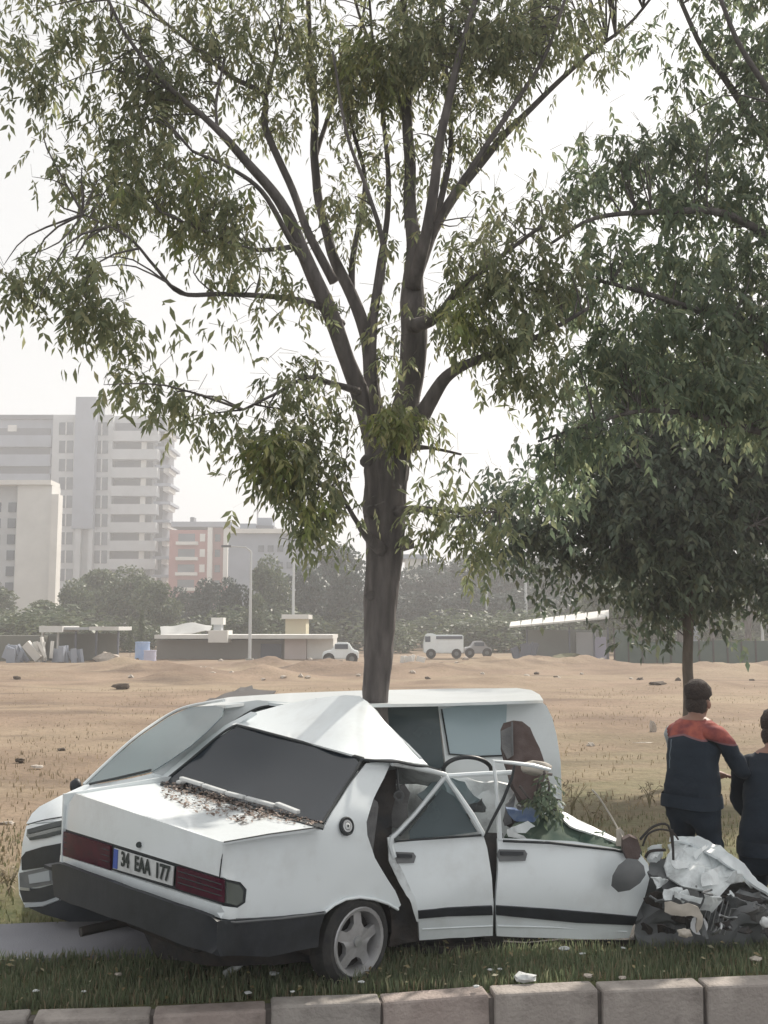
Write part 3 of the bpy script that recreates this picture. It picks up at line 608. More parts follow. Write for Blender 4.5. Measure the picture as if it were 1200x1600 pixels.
# far parked vehicles
def far_vehicle(px0, px1, ytop, Y, label, kind, m):
    x0, x1 = xof(px0, Y), xof(px1, Y); L_ = x1-x0; h = zof(ytop, Y); x = (x0+x1)/2; e = empty('parked_'+kind, (x, Y, 0), label, kind)
    if kind == 'car': prof = [(-.5, .25), (-.5, .55), (-.42, .62), (-.25, .66), (-.12, 1), (.2, 1), (.34, .66), (.5, .6), (.5, .25)]
    else: prof = [(-.5, .22), (-.5, .62), (-.44, .95), (-.4, 1), (-.24, 1), (-.22, .95), (.5, .95), (.5, .22)]
    W = 1.7; bm = bmesh.new(); a = [bm.verts.new((x+p[0]*L_, Y, p[1]*h)) for p in prof]; b = [bm.verts.new((x+p[0]*L_, Y+W, p[1]*h)) for p in prof]
    bm.faces.new(a[::-1]); bm.faces.new(b)
    for i in range(len(a)): bm.faces.new((a[i], a[(i+1) % len(a)], b[(i+1) % len(a)], b[i]))
    bmesh.ops.recalc_face_normals(bm, faces=bm.faces[:]); bmesh.ops.bevel(bm, geom=bm.edges[:], offset=.05, segments=2, affect='EDGES'); finish(bm, 'body', m, e)
    if kind == 'car': box('window', (x+.03*L_, Y-.012, h*.82), (L_*.36, .03, h*.22), M['win'], e)
    else: box('window', (x-.4*L_, Y-.012, h*.78), (L_*.13, .03, h*.22), M['win'], e); box('cargo_side', (x+.14*L_, Y-.02, h*.84), (L_*.66, .04, h*.12), M['b_dark'], e)
    for s in (-.32, .32):
        bm = bmesh.new(); add_tube(bm, [(x+s*L_, Y-.03, .3), (x+s*L_, Y+.2, .3)], .3, 14); w = finish(bm, 'wheel', M['rubber'], e)
        bm = bmesh.new(); add_tube(bm, [(x+s*L_, Y-.05, .3), (x+s*L_, Y, .3)], .13, 10); finish(bm, 'rim', M['greytrim'], w)
far_vehicle(662, 724, 990, 62, 'white pickup truck parked at the far side right of the big trunk', 'truck', M['paint2'])
far_vehicle(504, 560, 1004, 52, 'white car parked at the far side just left of the big trunk', 'car', M['paint2'])
far_vehicle(726, 768, 1002, 64, 'low grey car parked right of the white pickup truck', 'car', mat('grey_paint', (.3, .3, .31), .4))
wr = Bld('corrugated_shed', 'white corrugated roof shed on posts before the dark trees', 'shed', 880, 60)
for i in range(9):
    x0 = 796+i*17.3; y = 981-i*1.6
    a = P(x0, y, 59); b = P(x0+17, y-1.6, 59); c = P(x0+17, y-9-i*.5, 62); d = P(x0+2, y-7-i*.5, 62)
    bm = bmesh.new(); f = bm.faces.new([bm.verts.new(q) for q in (a, b, c, d)]); r = bmesh.ops.extrude_face_region(bm, geom=[f]); bmesh.ops.translate(bm, vec=(0, 0, .09), verts=[v for v in r['geom'] if isinstance(v, bmesh.types.BMVert)]); finish(bm, 'roof_sheet', M['b_white'], wr.o)
wr.blk('back_wall', 822, 950, 984, None, wall_mat('shed_greygreen', (.25, .27, .26)), 1.8, .2); wr.blk('side_wall', 900, 930, 988, None, M['b_light'], 1.2, .2)
for px in (822, 888, 926, 948): wr.blk('post', px, px+2.4, 980, None, M['b_dark'], 0, .12)
wr.blk('door', 929, 946, 995, None, mat('lilac_door', (.38, .38, .5), .6), 1.0, .1)
prop_heap(818, 1010, 58, .6, M['b_dark'], 'junk_pile', 'dark machinery standing at the left end of the corrugated shed', 'machinery', 7, 1.5)
prop_heap(640, 1015, 56, .7, M['b_white'], 'junk_pile', 'low white rubble just right of the big trunk', 'rubble', 6, .6)
rock(892, 1034, 50, mat('green_heap', (.13, .14, .08), .95, var=(.2, .18, .11), vscale=3, bump=.6), 'low grassy mound before the corrugated shed', 'mound', 'mound', sq=(1, .7, .3))
rock(545, 858, 3, M['stone'], 'tiny far stone') if False else None
wb = Bld('white_gable_house', 'white gable of a house showing among trees right of the big trunk', 'house', 652, 122); wb.blk('wall', 634, 664, 872, None, M['b_white'], 0, 6); wb.blk('roof', 630, 668, 866, 873, M['b_grey'], -.3, 7)

# ================================================================== CARS
def tp(ctrl):
    """smooth depth over a panel: thin-plate surface through (px, py, Y) points"""
    C = np.array(ctrl, float); n = len(C); X = C[:, :2]/100.0
    def U(r): return np.where(r > 1e-9, r*r*np.log(np.maximum(r, 1e-9)), 0)
    D = np.linalg.norm(X[:, None]-X[None], axis=2); A = np.zeros((n+3, n+3)); A[:n, :n] = U(D)+np.eye(n)*1e-6; A[:n, n] = 1; A[:n, n+1:] = X; A[n, :n] = 1; A[n+1:, :n] = X.T
    w = np.linalg.lstsq(A, np.concatenate([C[:, 2], np.zeros(3)]), rcond=None)[0]
    def f(px, py, off=0.0):
        q = np.array([px, py])/100.0; Y = float(U(np.linalg.norm(X-q, axis=1))@w[:n]+w[n]+q@w[n+1:]); return P(px, py, Y+off)
    return f
def shift(fn, off): return lambda x, y: fn(x, y, off)
# ------------------------------------------------------------------ the wrecked saloon
R0 = Vector((-.80, 5.11, 0)); HX = Vector((.72, .694, 0)); LX = Vector((-.694, .72, 0))
def W(s, w, z): return R0+HX*s+LX*w+Vector((0, 0, z-.06))
def woff(z):
    return (.02*((z-.52)/.33)**2 if z < .85 else .02+.42*(z-.85)) if z > .3 else .02
def sideF(px, py, off=0.0):
    w = 0.0
    for _ in range(6): p = PL(px, py, R0+LX*(w+off), LX); w = woff(p.z)
    return p
def rearF(px, py, off=0.0):
    s = 0.0
    for _ in range(5):
        p = PL(px, py, R0+HX*(s+off), HX); w = (p-R0).dot(LX)/1.6
        s = .16*max(0, w-.9)+.035*(abs(w-.5)*2)**3-.035
        s += .06*max(0, p.z-.76)
    return p
CORNER = 348
def bodyF(px, py, off=0.0):
    """rear face blending round the corner into the side"""
    if px < CORNER-6: return rearF(px, py, off)
    if px > CORNER+10: return sideF(px, py, off)
    t = (px-CORNER+6)/16; return rearF(px, py, off).lerp(sideF(px, py, off), t)
wreck = empty('wrecked_car', W(1.6, .7, 0), 'white wrecked saloon car bent round the tree, dark rear window and torn front', 'car')
pt, cr_ = M['paint'], M['crumple']
deck = tp([(118, 1240, 6.33), (348, 1316, 5.10), (230, 1278, 5.66), (505, 1291, 5.52), (255, 1222, 6.72), (380, 1256, 6.05), (420, 1303, 5.28)])
lid = sheet('boot_lid', [(118, 1240), (348, 1316), (420, 1303), (507, 1291), (380, 1256), (255, 1222), (200, 1224), (140, 1231)], deck, pt, wreck, step=16, thick=.015, dent=.006, dsc=3)
sheet('lid_rear_face', [(118, 1240), (230, 1277), (348, 1316), (343, 1370), (230, 1335), (97, 1294), (100, 1266)], rearF, pt, lid, step=14, thick=.02)
tube('seam', [bodyF(349, 1318, -.004), bodyF(346, 1345, -.004), bodyF(343, 1371, -.004)], .0035, M['seal'], lid, 5)
tube('seam', [deck(350, 1317)+Vector((0, 0, .004)), deck(420, 1304.5)+Vector((0, 0, .004)), deck(505, 1292.5)+Vector((0, 0, .004))], .0035, M['seal'], lid, 5)
bm = bmesh.new(); add_tube(bm, [rearF(217, 1320, -.012), rearF(217, 1320, .01)], .016, 12); finish(bm, 'lock', M['ink'], lid, smooth=True)
quarter = [(349, 1318), (420, 1305), (507, 1292), (520, 1268), (545, 1228), (572, 1192), (612, 1189), (600, 1215), (583, 1250), (573, 1285), (574, 1305), (585, 1340), (602, 1368), (618, 1392), (627, 1414), (621, 1421), (606, 1411), (585, 1404), (562, 1401), (540, 1404), (522, 1413), (508, 1424), (440, 1431), (368, 1438), (346, 1434), (346, 1416), (372, 1419), (384, 1411), (386, 1390), (376, 1378), (343, 1371)]
sheet('quarter_panel', quarter, bodyF, pt, wreck, step=11, thick=.015, dent=.004, dsc=5)
tube('arch_lip', [sideF(x, y, -.006) for x, y in [(508, 1425), (522, 1414), (540, 1405), (562, 1402), (585, 1405), (606, 1412), (622, 1421)]], .008, pt, wreck)
sheet('lower_panel', [(94, 1336), (230, 1379), (345, 1415), (372, 1419), (368, 1438), (345, 1435), (230, 1397), (93, 1348)], lambda x, y: bodyF(x, y, -.012), pt, wreck, step=12, thick=.02)
sheet('light_surround', [(97, 1294), (343, 1370), (377, 1378), (386, 1390), (384, 1413), (372, 1419), (345, 1416), (95, 1339)], lambda x, y: bodyF(x, y, .004), M['seal'], wreck, step=12, thick=.02)
def light(poly, m, label=None):
    o = sheet('tail_light', poly, lambda x, y: bodyF(x, y, -.010), m, wreck, step=10, thick=.018)
    if label: o['label'] = label
    return o
tl = light([(98, 1299), (172, 1322), (172, 1359), (97, 1336)], M['lens'], 'dark red light on the far corner'); 
for y in (0, 1, 2): tube('lens_rib', [rearF(100, 1307+y*9, -.014), rearF(170, 1329+y*9, -.014)], .003, M['seal'], tl, 4)
tl = light([(276, 1354), (351, 1377), (351, 1411), (274, 1388)], M['lens'], 'red light beside the number plate')
for y in (0, 1, 2): tube('lens_rib', [rearF(278, 1361+y*9, -.014), rearF(346, 1382+y*9, -.014)], .003, M['seal'], tl, 4)
light([(354, 1378), (374, 1383), (380, 1392), (379, 1409), (370, 1415), (354, 1411)], M['lensc'], 'smoky grey corner lens')
plate = sheet('number_plate', [(178, 1325), (271, 1354), (269, 1384), (176, 1357)], lambda x, y: rearF(x, y, -.014), M['plate'], wreck, step=30, thick=.006)
sheet('plate_band', [(178, 1326), (184, 1328), (182.5, 1358), (176, 1356)], lambda x, y: rearF(x, y, -.018), M['plate_blue'], plate, step=30, thick=.003)
def plate_text(txt, cx, cy, hpx, squeeze):
    cu = bpy.data.curves.new('plate_text', 'FONT'); cu.body = txt; cu.align_x = 'CENTER'; cu.align_y = 'CENTER'; cu.size = .105; cu.extrude = .0015; cu.offset = .0028
    ob = bpy.data.objects.new('plate_text', cu); COL.objects.link(ob); dg = bpy.context.evaluated_depsgraph_get(); me = bpy.data.meshes.new_from_object(ob.evaluated_get(dg)); bpy.data.objects.remove(ob)
    a = rearF(cx-40, cy-12.4, -.020); b = rearF(cx+40, cy+12.4, -.020); xd = (b-a); zc = 0; xd = Vector((xd.x, xd.y, xd.z)).normalized(); n = xd.cross(Vector((0, 0, 1))).normalized(); up = n.cross(xd)*-1
    if up.z < 0: up = -up
    nrm = xd.cross(up); Mx = Matrix((xd*squeeze, up, nrm)).transposed().to_4x4(); c = rearF(cx, cy, -.020); Mx.translation = c; me.transform(Mx); me.name = 'plate_text'; me.materials.clear()
    return link('plate_text', me, M['ink'], plate)
plate_text('34', 195, 1344.5, 22, .80); plate_text('EAA', 222, 1353.5, 22, .80); plate_text('177', 253, 1363.5, 22, .85)
def bumpF(px, py, off=0.0):
    if px < CORNER-14: return rearF(px, py, -.10+off)
    if px > CORNER+14: return sideF(px, py, -.02+off)
    t = (px-CORNER+14)/28; return rearF(px, py, -.10+off).lerp(sideF(px, py, -.02+off), t)
sheet('rear_bumper', [(80, 1352), (93, 1349), (230, 1398), (345, 1438), (420, 1434), (508, 1427), (500, 1452), (497, 1480), (420, 1494), (345, 1494), (290, 1478), (215, 1449), (110, 1412), (84, 1400)], bumpF, M['black'], wreck, step=14, thick=.03, dent=.004)
tube('bumper_top_edge', [bodyF(x, y, -.02) for x, y in [(345, 1439), (368, 1441), (440, 1435), (508, 1427)]], .006, M['greytrim'], wreck)
sheet('bumper_top', [(0, 0), (1.62, 0), (1.62, 1), (0, 1)], lambda u, v: W(-.10+.14*v, u, .555-.0*u), M['black'], wreck, step=.4, thick=.02)
# glass and roof
scr = tp([(255, 1222, 6.78), (500, 1287, 5.60), (560, 1185, 5.96), (365, 1135, 6.84), (380, 1256, 6.14), (462, 1160, 6.45), (410, 1200, 6.42)])
rw = sheet('rear_window', [(258, 1221), (300, 1186), (340, 1153), (366, 1137), (380, 1137), (470, 1161), (555, 1184), (561, 1192), (530, 1240), (502, 1284), (440, 1270), (340, 1243)], scr, M['glass_tint'], wreck, step=14, thick=.006)
rim_pts = [scr(x, y, -.006) for x, y in [(256, 1221), (300, 1185), (340, 1151), (365, 1135), (382, 1136), (470, 1159), (556, 1182), (563, 1191), (532, 1241), (504, 1286)]]
tube('window_seal', catmull(rim_pts, 4), .009, M['seal'], wreck, 6)
roofF = tp([(365, 1133, 6.85), (560, 1182, 5.97), (462, 1157, 6.46), (565, 1088, 6.74), (480, 1094, 6.98), (420, 1108, 7.02), (660, 1191, 6.22), (612, 1188, 6.02), (610, 1140, 6.50), (520, 1135, 6.42)])
sheet('roof_panel', [(362, 1132), (400, 1112), (440, 1101), (490, 1091), (540, 1086), (562, 1088), (572, 1096), (610, 1137), (645, 1172), (668, 1194), (630, 1189), (612, 1186), (572, 1186), (561, 1182), (470, 1157), (385, 1134)], roofF, pt, wreck, step=12, thick=.012, dent=.004, dsc=2.6)
# far fold of the roof going down behind the ridge to the trunk
fold = tp([(440, 1101, 7.03), (562, 1088, 6.75), (610, 1137, 6.51), (668, 1194, 6.23), (600, 1200, 6.82), (470, 1190, 7.0), (700, 1230, 6.75)])
sheet('roof_fold', [(490, 1092), (562, 1090), (572, 1098), (610, 1139), (645, 1174), (668, 1196), (690, 1215), (700, 1230), (620, 1225), (540, 1200), (480, 1160)], shift(fold, .02), cr_, wreck, step=14, thick=.012, dent=.02, dsc=5)
tube('roof_gutter', [roofF(x, y, -.01) for x, y in [(562, 1187), (590, 1189), (620, 1190), (650, 1196), (668, 1198)]]+[P(690, 1205, 6.2)], .009, M['seal'], wreck, 6)
tube('roof_rail', [P(612, 1193, 6.04), P(640, 1197, 6.12), P(668, 1203, 6.18), P(697, 1211, 6.2)], [.014, .018, .02, .014], cr_, wreck, 8)
sheet('pillar', [(243, 1222), (256, 1223), (300, 1187), (364, 1136), (400, 1113), (392, 1112), (352, 1133), (300, 1172)], lambda x, y: scr(x, y, .03), pt, wreck, step=9, thick=.02)
sheet('window_sill_panel', [(253, 1222), (380, 1256), (500, 1288), (507, 1291), (505, 1296), (380, 1262), (250, 1227)], lambda x, y: deck(x, y)+Vector((0, 0, .006)), M['seal'], wreck, step=12, thick=.01)
# far side of the rear half, floor, inner parts
sheet('side_panel', [(0, .45), (1.2, .45), (1.3, .98), (.62, .98), (0, .95)], lambda s, z: W(s, 1.60, z), pt, wreck, step=.15, thick=.015)
box('boot_floor', W(.62, .80, .42), (1.05, 1.42, .16), M['under'], wreck, rot=frame_rot(HX), bevel=.03)
box('rear_shelf', W(.90, .8, .88), (.5, 1.3, .02), M['seatgrey'], wreck, rot=frame_rot(HX))
st_ = box('rear_seat', W(1.12, .78, .66), (.16, 1.25, .62), M['seatgrey'], wreck, rot=frame_rot(HX) @ Matrix.Rotation(.18, 3, 'Y'), bevel=.05)
box('seat_cushion', W(1.36, .70, .42), (.42, 1.0, .18), M['seatgrey'], wreck, rot=frame_rot(HX), bevel=.05)
sheet('undertray_shade', [(208, 1436), (224, 1456), (236, 1480), (246, 1499), (290, 1506), (380, 1508), (498, 1502), (500, 1466), (345, 1470), (280, 1450)], tp([(210, 1440, 6.25), (246, 1500, 6.05), (345, 1480, 5.75), (380, 1508, 5.78), (500, 1500, 5.86), (500, 1466, 5.92)]), M['under'], wreck, step=14, thick=.012, dent=.02, dsc=5)  # dark sheet standing in for shadow and hanging parts below the bumper
tube('exhaust', [W(-.05, 1.25, .24), W(.4, 1.2, .26), W(1.1, 1.0, .28)], .028, M['under'], wreck)
tube('axle', [W(.93, .2, .25), W(.93, 1.42, .25)], .04, M['under'], wreck)
box('fuel_tank', W(.45, .9, .30), (.5, .8, .16), M['under'], wreck, rot=frame_rot(HX), bevel=.04)
# wheel arch liner
bm = bmesh.new(); pts_in = [(W(.93+math.cos(a)*.30, .06, .26+math.sin(a)*.30), W(.93+math.cos(a)*.30, .34, .26+math.sin(a)*.30)) for a in np.linspace(-.1, math.pi+.1, 14)]
vv_ = [(bm.verts.new(a), bm.verts.new(b)) for a, b in pts_in]
for a, b in zip(vv_, vv_[1:]): bm.faces.new((a[0], b[0], b[1], a[1]))
bm.faces.new([v[1] for v in vv_]); finish(bm, 'arch_liner', M['under'], wreck)
def lathe(bm, c, ax, prof, seg=28):
    """prof: (distance along axis, radius)"""
    ax = ax.normalized(); u = ax.orthogonal().normalized(); v = ax.cross(u); rings = []
    for d, r in prof: rings.append([bm.verts.new(c+ax*d+(u*math.cos(2*math.pi*k/seg)+v*math.sin(2*math.pi*k/seg))*r) for k in range(seg)])
    for a, b in zip(rings, rings[1:]):
        for k in range(seg): bm.faces.new((a[k], a[(k+1) % seg], b[(k+1) % seg], b[k]))
    return rings
def wheel(c, out, r_t, r_r, parent, phase=.3, star=True):
    """out: unit vector pointing to the outside face"""
    e = bpy.data.objects.new('wheel', None); COL.objects.link(e); e.parent = parent
    off = Vector((0, 0, 0)); q = parent
    while q is not None: off += Vector(q.location); q = q.parent
    e.location = Vector(c)-off; w = .085
    bm = bmesh.new(); lathe(bm, c, out, [(-w, r_r), (-w*1.05, r_r+.02), (-w, r_t-.03), (-w*.7, r_t-.005), (-w*.3, r_t), (w*.3, r_t), (w*.7, r_t-.005), (w, r_t-.03), (w*1.06, (r_r+r_t)/2), (w, r_r+.012), (w*.9, r_r)]); bmesh.ops.recalc_face_normals(bm, faces=bm.faces[:]); finish(bm, 'tyre', M['rubber'], e, smooth=True)
    bm = bmesh.new(); lathe(bm, c, out, [(w*1.0, r_r+.010), (w*1.08, r_r+.004), (w*1.04, r_r-.012), (w*.75, r_r-.022), (-.02, r_r-.03)]); g = lathe(bm, c, out, [(0, r_r-.02), (-.005, .001)]); bmesh.ops.recalc_face_normals(bm, faces=bm.faces[:])
    rm = finish(bm, 'rim', M['alloy'], e, smooth=True)
    for p in rm.data.polygons: pass
    u = out.orthogonal().normalized(); v = out.cross(u)
    bm = bmesh.new(); bk = lathe(bm, c, out, [(.005, r_r-.028), (.004, .002)]); finish(bm, 'brake_disc', M['under'], e)
    if star:
        bm = bmesh.new(); pl = []
        for k in range(5):
            a0 = phase+k*2*math.pi/5; ro = r_r-.016; hw = .145
            for da, rr in ((-.30, r_r*.56), (-.185, ro*.93), (-.10, ro), (.10, ro), (.185, ro*.93), (.30, r_r*.56), (math.pi/5, r_r*.47)): pl.append((a0+da, rr))
        f = [bm.verts.new(c+out*(w*.78-.03*(r > r_r*.7)*.3)+(u*math.cos(a)+v*math.sin(a))*r) for a, r in pl]; b = [bm.verts.new(q_.co-out*.03) for q_ in f]; n = len(f)
        cf = bm.verts.new(c+out*(w*.86)); cb = bm.verts.new(c+out*(w*.5))
        for i_ in range(n): bm.faces.new((f[i_], f[(i_+1) % n], cf)); bm.faces.new((f[i_], b[i_], b[(i_+1) % n], f[(i_+1) % n]))
        bmesh.ops.recalc_face_normals(bm, faces=bm.faces[:]); finish(bm, 'spokes', M['alloy'], e, smooth=True, angle=30)
        bm = bmesh.new(); lathe(bm, c, out, [(w*.80, .030), (w*.95, .028), (w*.97, .002)], 14); finish(bm, 'hub_cap', M['chrome'], e, smooth=True)
    return e
wheel(W(.93, .09, .25), -LX, .245, .172, wreck, .25)
wheel(W(.93, 1.5, .26), LX, .245, .172, wreck, .9)
# round vent emblem on the pillar
ec = sideF(541, 1291, -.008); nrm = (-LX+Vector((0, 0, .25))).normalized()
em = bmesh.new(); lathe(em, ec, nrm, [(0, .050), (.010, .049), (.012, .044), (.006, .040), (.006, .002)], 28); emb = finish(em, 'pillar_vent', M['seal'], wreck, smooth=True)
em = bmesh.new(); lathe(em, ec, nrm, [(.006, .034), (.013, .032), (.013, .022), (.008, .020)], 24); finish(em, 'vent_ring', M['chrome'], emb, smooth=True)
em = bmesh.new(); lathe(em, ec, nrm, [(.006, .020), (.014, .018), (.016, .010), (.016, .0008)], 24); vm = finish(em, 'vent_disc', M['plate'], emb, smooth=True)
em = bmesh.new(); lathe(em, ec, nrm, [(.0165, .0075), (.018, .006), (.018, .0005)], 16); finish(em, 'vent_centre', M['ink'], emb, smooth=True)

# doors
DF = tp([(610, 1315, 6.10), (650, 1312, 6.16), (760, 1306, 6.22), (860, 1313, 6.26), (1010, 1335, 6.36), (630, 1380, 6.08), (770, 1385, 6.16), (900, 1390, 6.23), (1010, 1390, 6.33), (655, 1425, 6.08), (770, 1422, 6.17), (985, 1440, 6.30), (655, 1467, 6.13), (770, 1463, 6.22), (985, 1467, 6.34)])
rd = sheet('rear_door', [(613, 1318), (650, 1313), (700, 1309), (755, 1306), (760, 1325), (768, 1370), (771, 1410), (769, 1463), (700, 1466), (655, 1469), (652, 1432), (647, 1408), (634, 1380), (620, 1352)], DF, pt, wreck, step=12, thick=.03, dent=.006, dsc=4)
fd = sheet('front_door', [(777, 1310), (820, 1310), (900, 1316), (960, 1325), (1000, 1335), (1012, 1350), (1014, 1372), (1006, 1405), (992, 1440), (984, 1467), (900, 1468), (776, 1463), (775, 1410), (779, 1360)], DF, pt, wreck, step=13, thick=.03, dent=.007, dsc=3.5)
sheet('moulding', [(653, 1424), (700, 1419), (769, 1416), (770, 1430), (700, 1432), (654, 1436)], shift(DF, -.014), M['black'], rd, step=10, thick=.016)
sheet('moulding', [(776, 1416), (860, 1421), (940, 1428), (996, 1433), (990, 1446), (900, 1442), (776, 1430)], shift(DF, -.014), M['black'], fd, step=10, thick=.016)
def handle(par, x0, x1, y0, y1):
    h_ = sheet('handle', [(x0+3, y0), (x1-4, y0+1), (x1, y0+7), (x1-3, y1-1), (x0+4, y1), (x0, y0+8)], shift(DF, -.012), M['greytrim'], par, step=6, thick=.02)
    sheet('grip', [(x0+5, y0+3), (x1-6, y0+4), (x1-6, y0+9), (x0+5, y0+9)], shift(DF, -.024), M['black'], h_, step=8, thick=.012)
handle(rd, 617, 650, 1331, 1349); handle(fd, 777, 824, 1327, 1346)
tube('crease', [DF(x, y, -.002) for x, y in [(660, 1452), (720, 1449), (770, 1447)]], .004, pt, rd, 5); tube('crease', [DF(x, y, -.002) for x, y in [(778, 1447), (860, 1449), (980, 1456)]], .004, pt, fd, 5)
fr = lambda nm, pts, r, m, par: tube(nm, [P(*p) for p in pts], r, m, par, 7)
fr('window_frame', [(616, 1340, 6.09), (610, 1322, 6.09), (612, 1308, 6.10), (622, 1300, 6.12), (650, 1270, 6.17), (676, 1238, 6.19), (696, 1213, 6.2)], [.016, .018, .016, .015, .013, .013, .014], pt, rd)
fr('window_frame', [(696, 1213, 6.2), (715, 1240, 6.2), (738, 1275, 6.21), (755, 1305, 6.22)], [.014, .015, .019, .018], pt, rd)
fr('window_seal', [(624, 1306, 6.10), (652, 1276, 6.16), (680, 1243, 6.18)], .006, M['seal'], rd)
fr('window_seal', [(618, 1314, 6.08), (680, 1310, 6.15), (752, 1305, 6.2)], .007, M['seal'], rd)
sheet('window_glass', [(640, 1298), (668, 1262), (690, 1232), (712, 1246), (746, 1300), (700, 1306), (640, 1311)], shift(DF, .02), M['glass_dark'], rd, step=14, thick=.005)
fr('window_frame', [(781, 1312, 6.23), (778, 1262, 6.22), (775, 1225, 6.22), (771, 1189, 6.22), (800, 1192, 6.26), (832, 1196, 6.3), (860, 1203, 6.36)], [.016, .014, .013, .013, .012, .013, .010], pt, fd)
fr('window_seal', [(804, 1196, 6.23), (800, 1215, 6.21), (786, 1250, 6.2), (768, 1284, 6.2), (757, 1308, 6.2)], [.007, .009, .010, .009, .006], M['seal'], fd)
fr('window_seal', [(786, 1314, 6.2), (860, 1317, 6.23), (960, 1328, 6.31), (1000, 1338, 6.33)], .008, M['seal'], fd)
fr('cross_rail', [(694, 1213, 6.22), (740, 1210, 6.25), (800, 1207, 6.3)], .015, pt, wreck)
sheet('door_pillar', [(750, 1300), (786, 1302), (790, 1400), (786, 1470), (756, 1470), (758, 1400)], shift(DF, .06), M['under'], wreck, step=16, thick=.03)
sheet('torn_sill', [(590, 1420), (650, 1440), (660, 1462), (770, 1458), (990, 1462), (1000, 1474), (860, 1484), (770, 1476), (655, 1480), (600, 1478)], shift(DF, .13), M['under'], wreck, step=16, thick=.05, dent=.01)
# torn gap between the quarter panel and the rear door
gapF = tp([(575, 1250, 6.2), (575, 1400, 6.1), (650, 1250, 6.35), (655, 1460, 6.2), (600, 1330, 6.16)])
sheet('torn_inner_panel', [(604, 1205), (622, 1200), (618, 1250), (612, 1300), (618, 1345), (636, 1385), (652, 1420), (656, 1470), (610, 1480), (600, 1420), (626, 1418), (606, 1375), (578, 1330), (566, 1285), (582, 1245)], gapF, M['under'], wreck, step=10, thick=.02, dent=.03, dsc=9)
sheet('bent_flange', [(606, 1310), (613, 1306), (620, 1340), (632, 1370), (648, 1400), (656, 1440), (651, 1440), (640, 1405), (622, 1378), (608, 1345)], lambda x, y: DF(x, y, -.01), cr_, wreck, step=7, thick=.01, dent=.01, dsc=12)
sheet('seat_belt_bracket', [(618, 1230), (634, 1228), (642, 1240), (636, 1262), (640, 1290), (620, 1296), (602, 1292), (606, 1262), (604, 1240)], lambda x, y: P(x, y, 6.34), M['seatgrey'], wreck, step=7, thick=.02, dent=.015)
tube('seat_belt', [P(620, 1200, 6.3), P(622, 1225, 6.3), P(624, 1236, 6.3)], .008, M['greytrim'], wreck)
bm = bmesh.new(); lathe(bm, P(623, 1243, 6.29), Vector((0, -1, 0)), [(0, .034), (.012, .032), (.012, .02), (0, .018)], 16); finish(bm, 'belt_reel', M['greytrim'], wreck, smooth=True)
# crushed far side against the trunk and interior
crush = tp([(600, 1215, 6.92), (700, 1215, 6.8), (870, 1230, 6.95), (600, 1330, 6.9), (760, 1330, 6.74), (880, 1330, 6.8)])
sheet('crushed_side', [(598, 1230), (640, 1215), (690, 1222), (730, 1212), (790, 1226), (870, 1240), (880, 1400), (600, 1440)], crush, cr_, wreck, step=14, thick=.02, dent=.06, dsc=6)
sheet('cabin_floor', [(.2, 5.2+.9), (1.7, 6.3), (1.6, 6.85), (.1, 6.8)], lambda x, y: Vector((x, y+.12, .03)), M['under'], wreck, step=.2, thick=.04, dent=.02)
def lump(name, px, py, Y, r, m, par, sq=(1, 1, 1), jit=.25, sub=3, sc=3.0):
    bm = bmesh.new(); ico(bm, P(px, py, Y), r, sub, jit, sq, sc); return finish(bm, name, m, par, smooth=True, angle=180)
sheet('window_shard', [(655, 1240), (690, 1222), (730, 1216), (742, 1240), (758, 1262), (735, 1290), (712, 1262), (676, 1262)], lambda x, y: P(x, y, 6.62+(x-700)*.001), M['glass_screen'], wreck, step=12, thick=.006, dent=.05, dsc=9)
def shard(name, px, py, Y, w, m, seed, dent=.03, par=None):
    """a torn piece of sheet metal: jagged outline, folded across"""
    g = np.random.default_rng(seed); n = 9; ang = np.sort(g.uniform(0, 2*np.pi, n)); rr = g.uniform(.45, 1.0, n)*w; tilt = g.uniform(-.004, .004, 2); poly = [(px+math.cos(a)*q, py+math.sin(a)*q*.7) for a, q in zip(ang, rr)]
    fx = g.uniform(-.3, .3)
    def fn(x, y): return P(x, y, Y+(x-px)*tilt[0]+(y-py)*tilt[1]+abs((x-px)+(y-py)*fx)*.0028)
    return sheet(name, poly, fn, M[m], par or wreck, step=max(5, w*.25), thick=.008, dent=dent, dsc=10, angle=22)
# upright front seat
seat = sheet('front_seat', [(781, 1140), (786, 1130), (800, 1126), (815, 1127), (828, 1138), (838, 1158), (848, 1180), (856, 1205), (848, 1225), (846, 1250), (835, 1262), (815, 1250), (800, 1225), (790, 1190), (782, 1165)], lambda x, y: P(x, y, 6.85-(y-1126)*.0012), M['seat'], wreck, step=9, thick=.11, dent=.012, dsc=5)
tube('head_restraint_rod', [P(800, 1128, 6.8), P(801, 1180, 6.76)], .006, M['greytrim'], seat); sheet('seat_front', [(783, 1142), (800, 1134), (802, 1180), (793, 1186), (784, 1168)], lambda x, y: P(x, y, 6.83-(y-1126)*.0012), M['seatgrey'], seat, step=7, thick=.015)
shard('torn_trim', 830, 1262, 6.6, 26, 'seatgrey', 5, .04); shard('torn_trim', 812, 1290, 6.5, 24, 'under', 6, .04); shard('torn_trim', 850, 1284, 6.55, 26, 'cloth_green', 7, .04); shard('torn_trim', 740, 1262, 6.55, 24, 'greytrim', 8, .04); shard('torn_trim', 716, 1284, 6.5, 26, 'under', 9, .04); lump('airbag', 838, 1200, 6.55, .062, M['cream'], wreck, (1.5, .8, .7), .4)
dashF = tp([(780, 1300, 6.4), (860, 1262, 6.7), (960, 1308, 6.55), (1000, 1332, 6.42), (860, 1320, 6.35)])
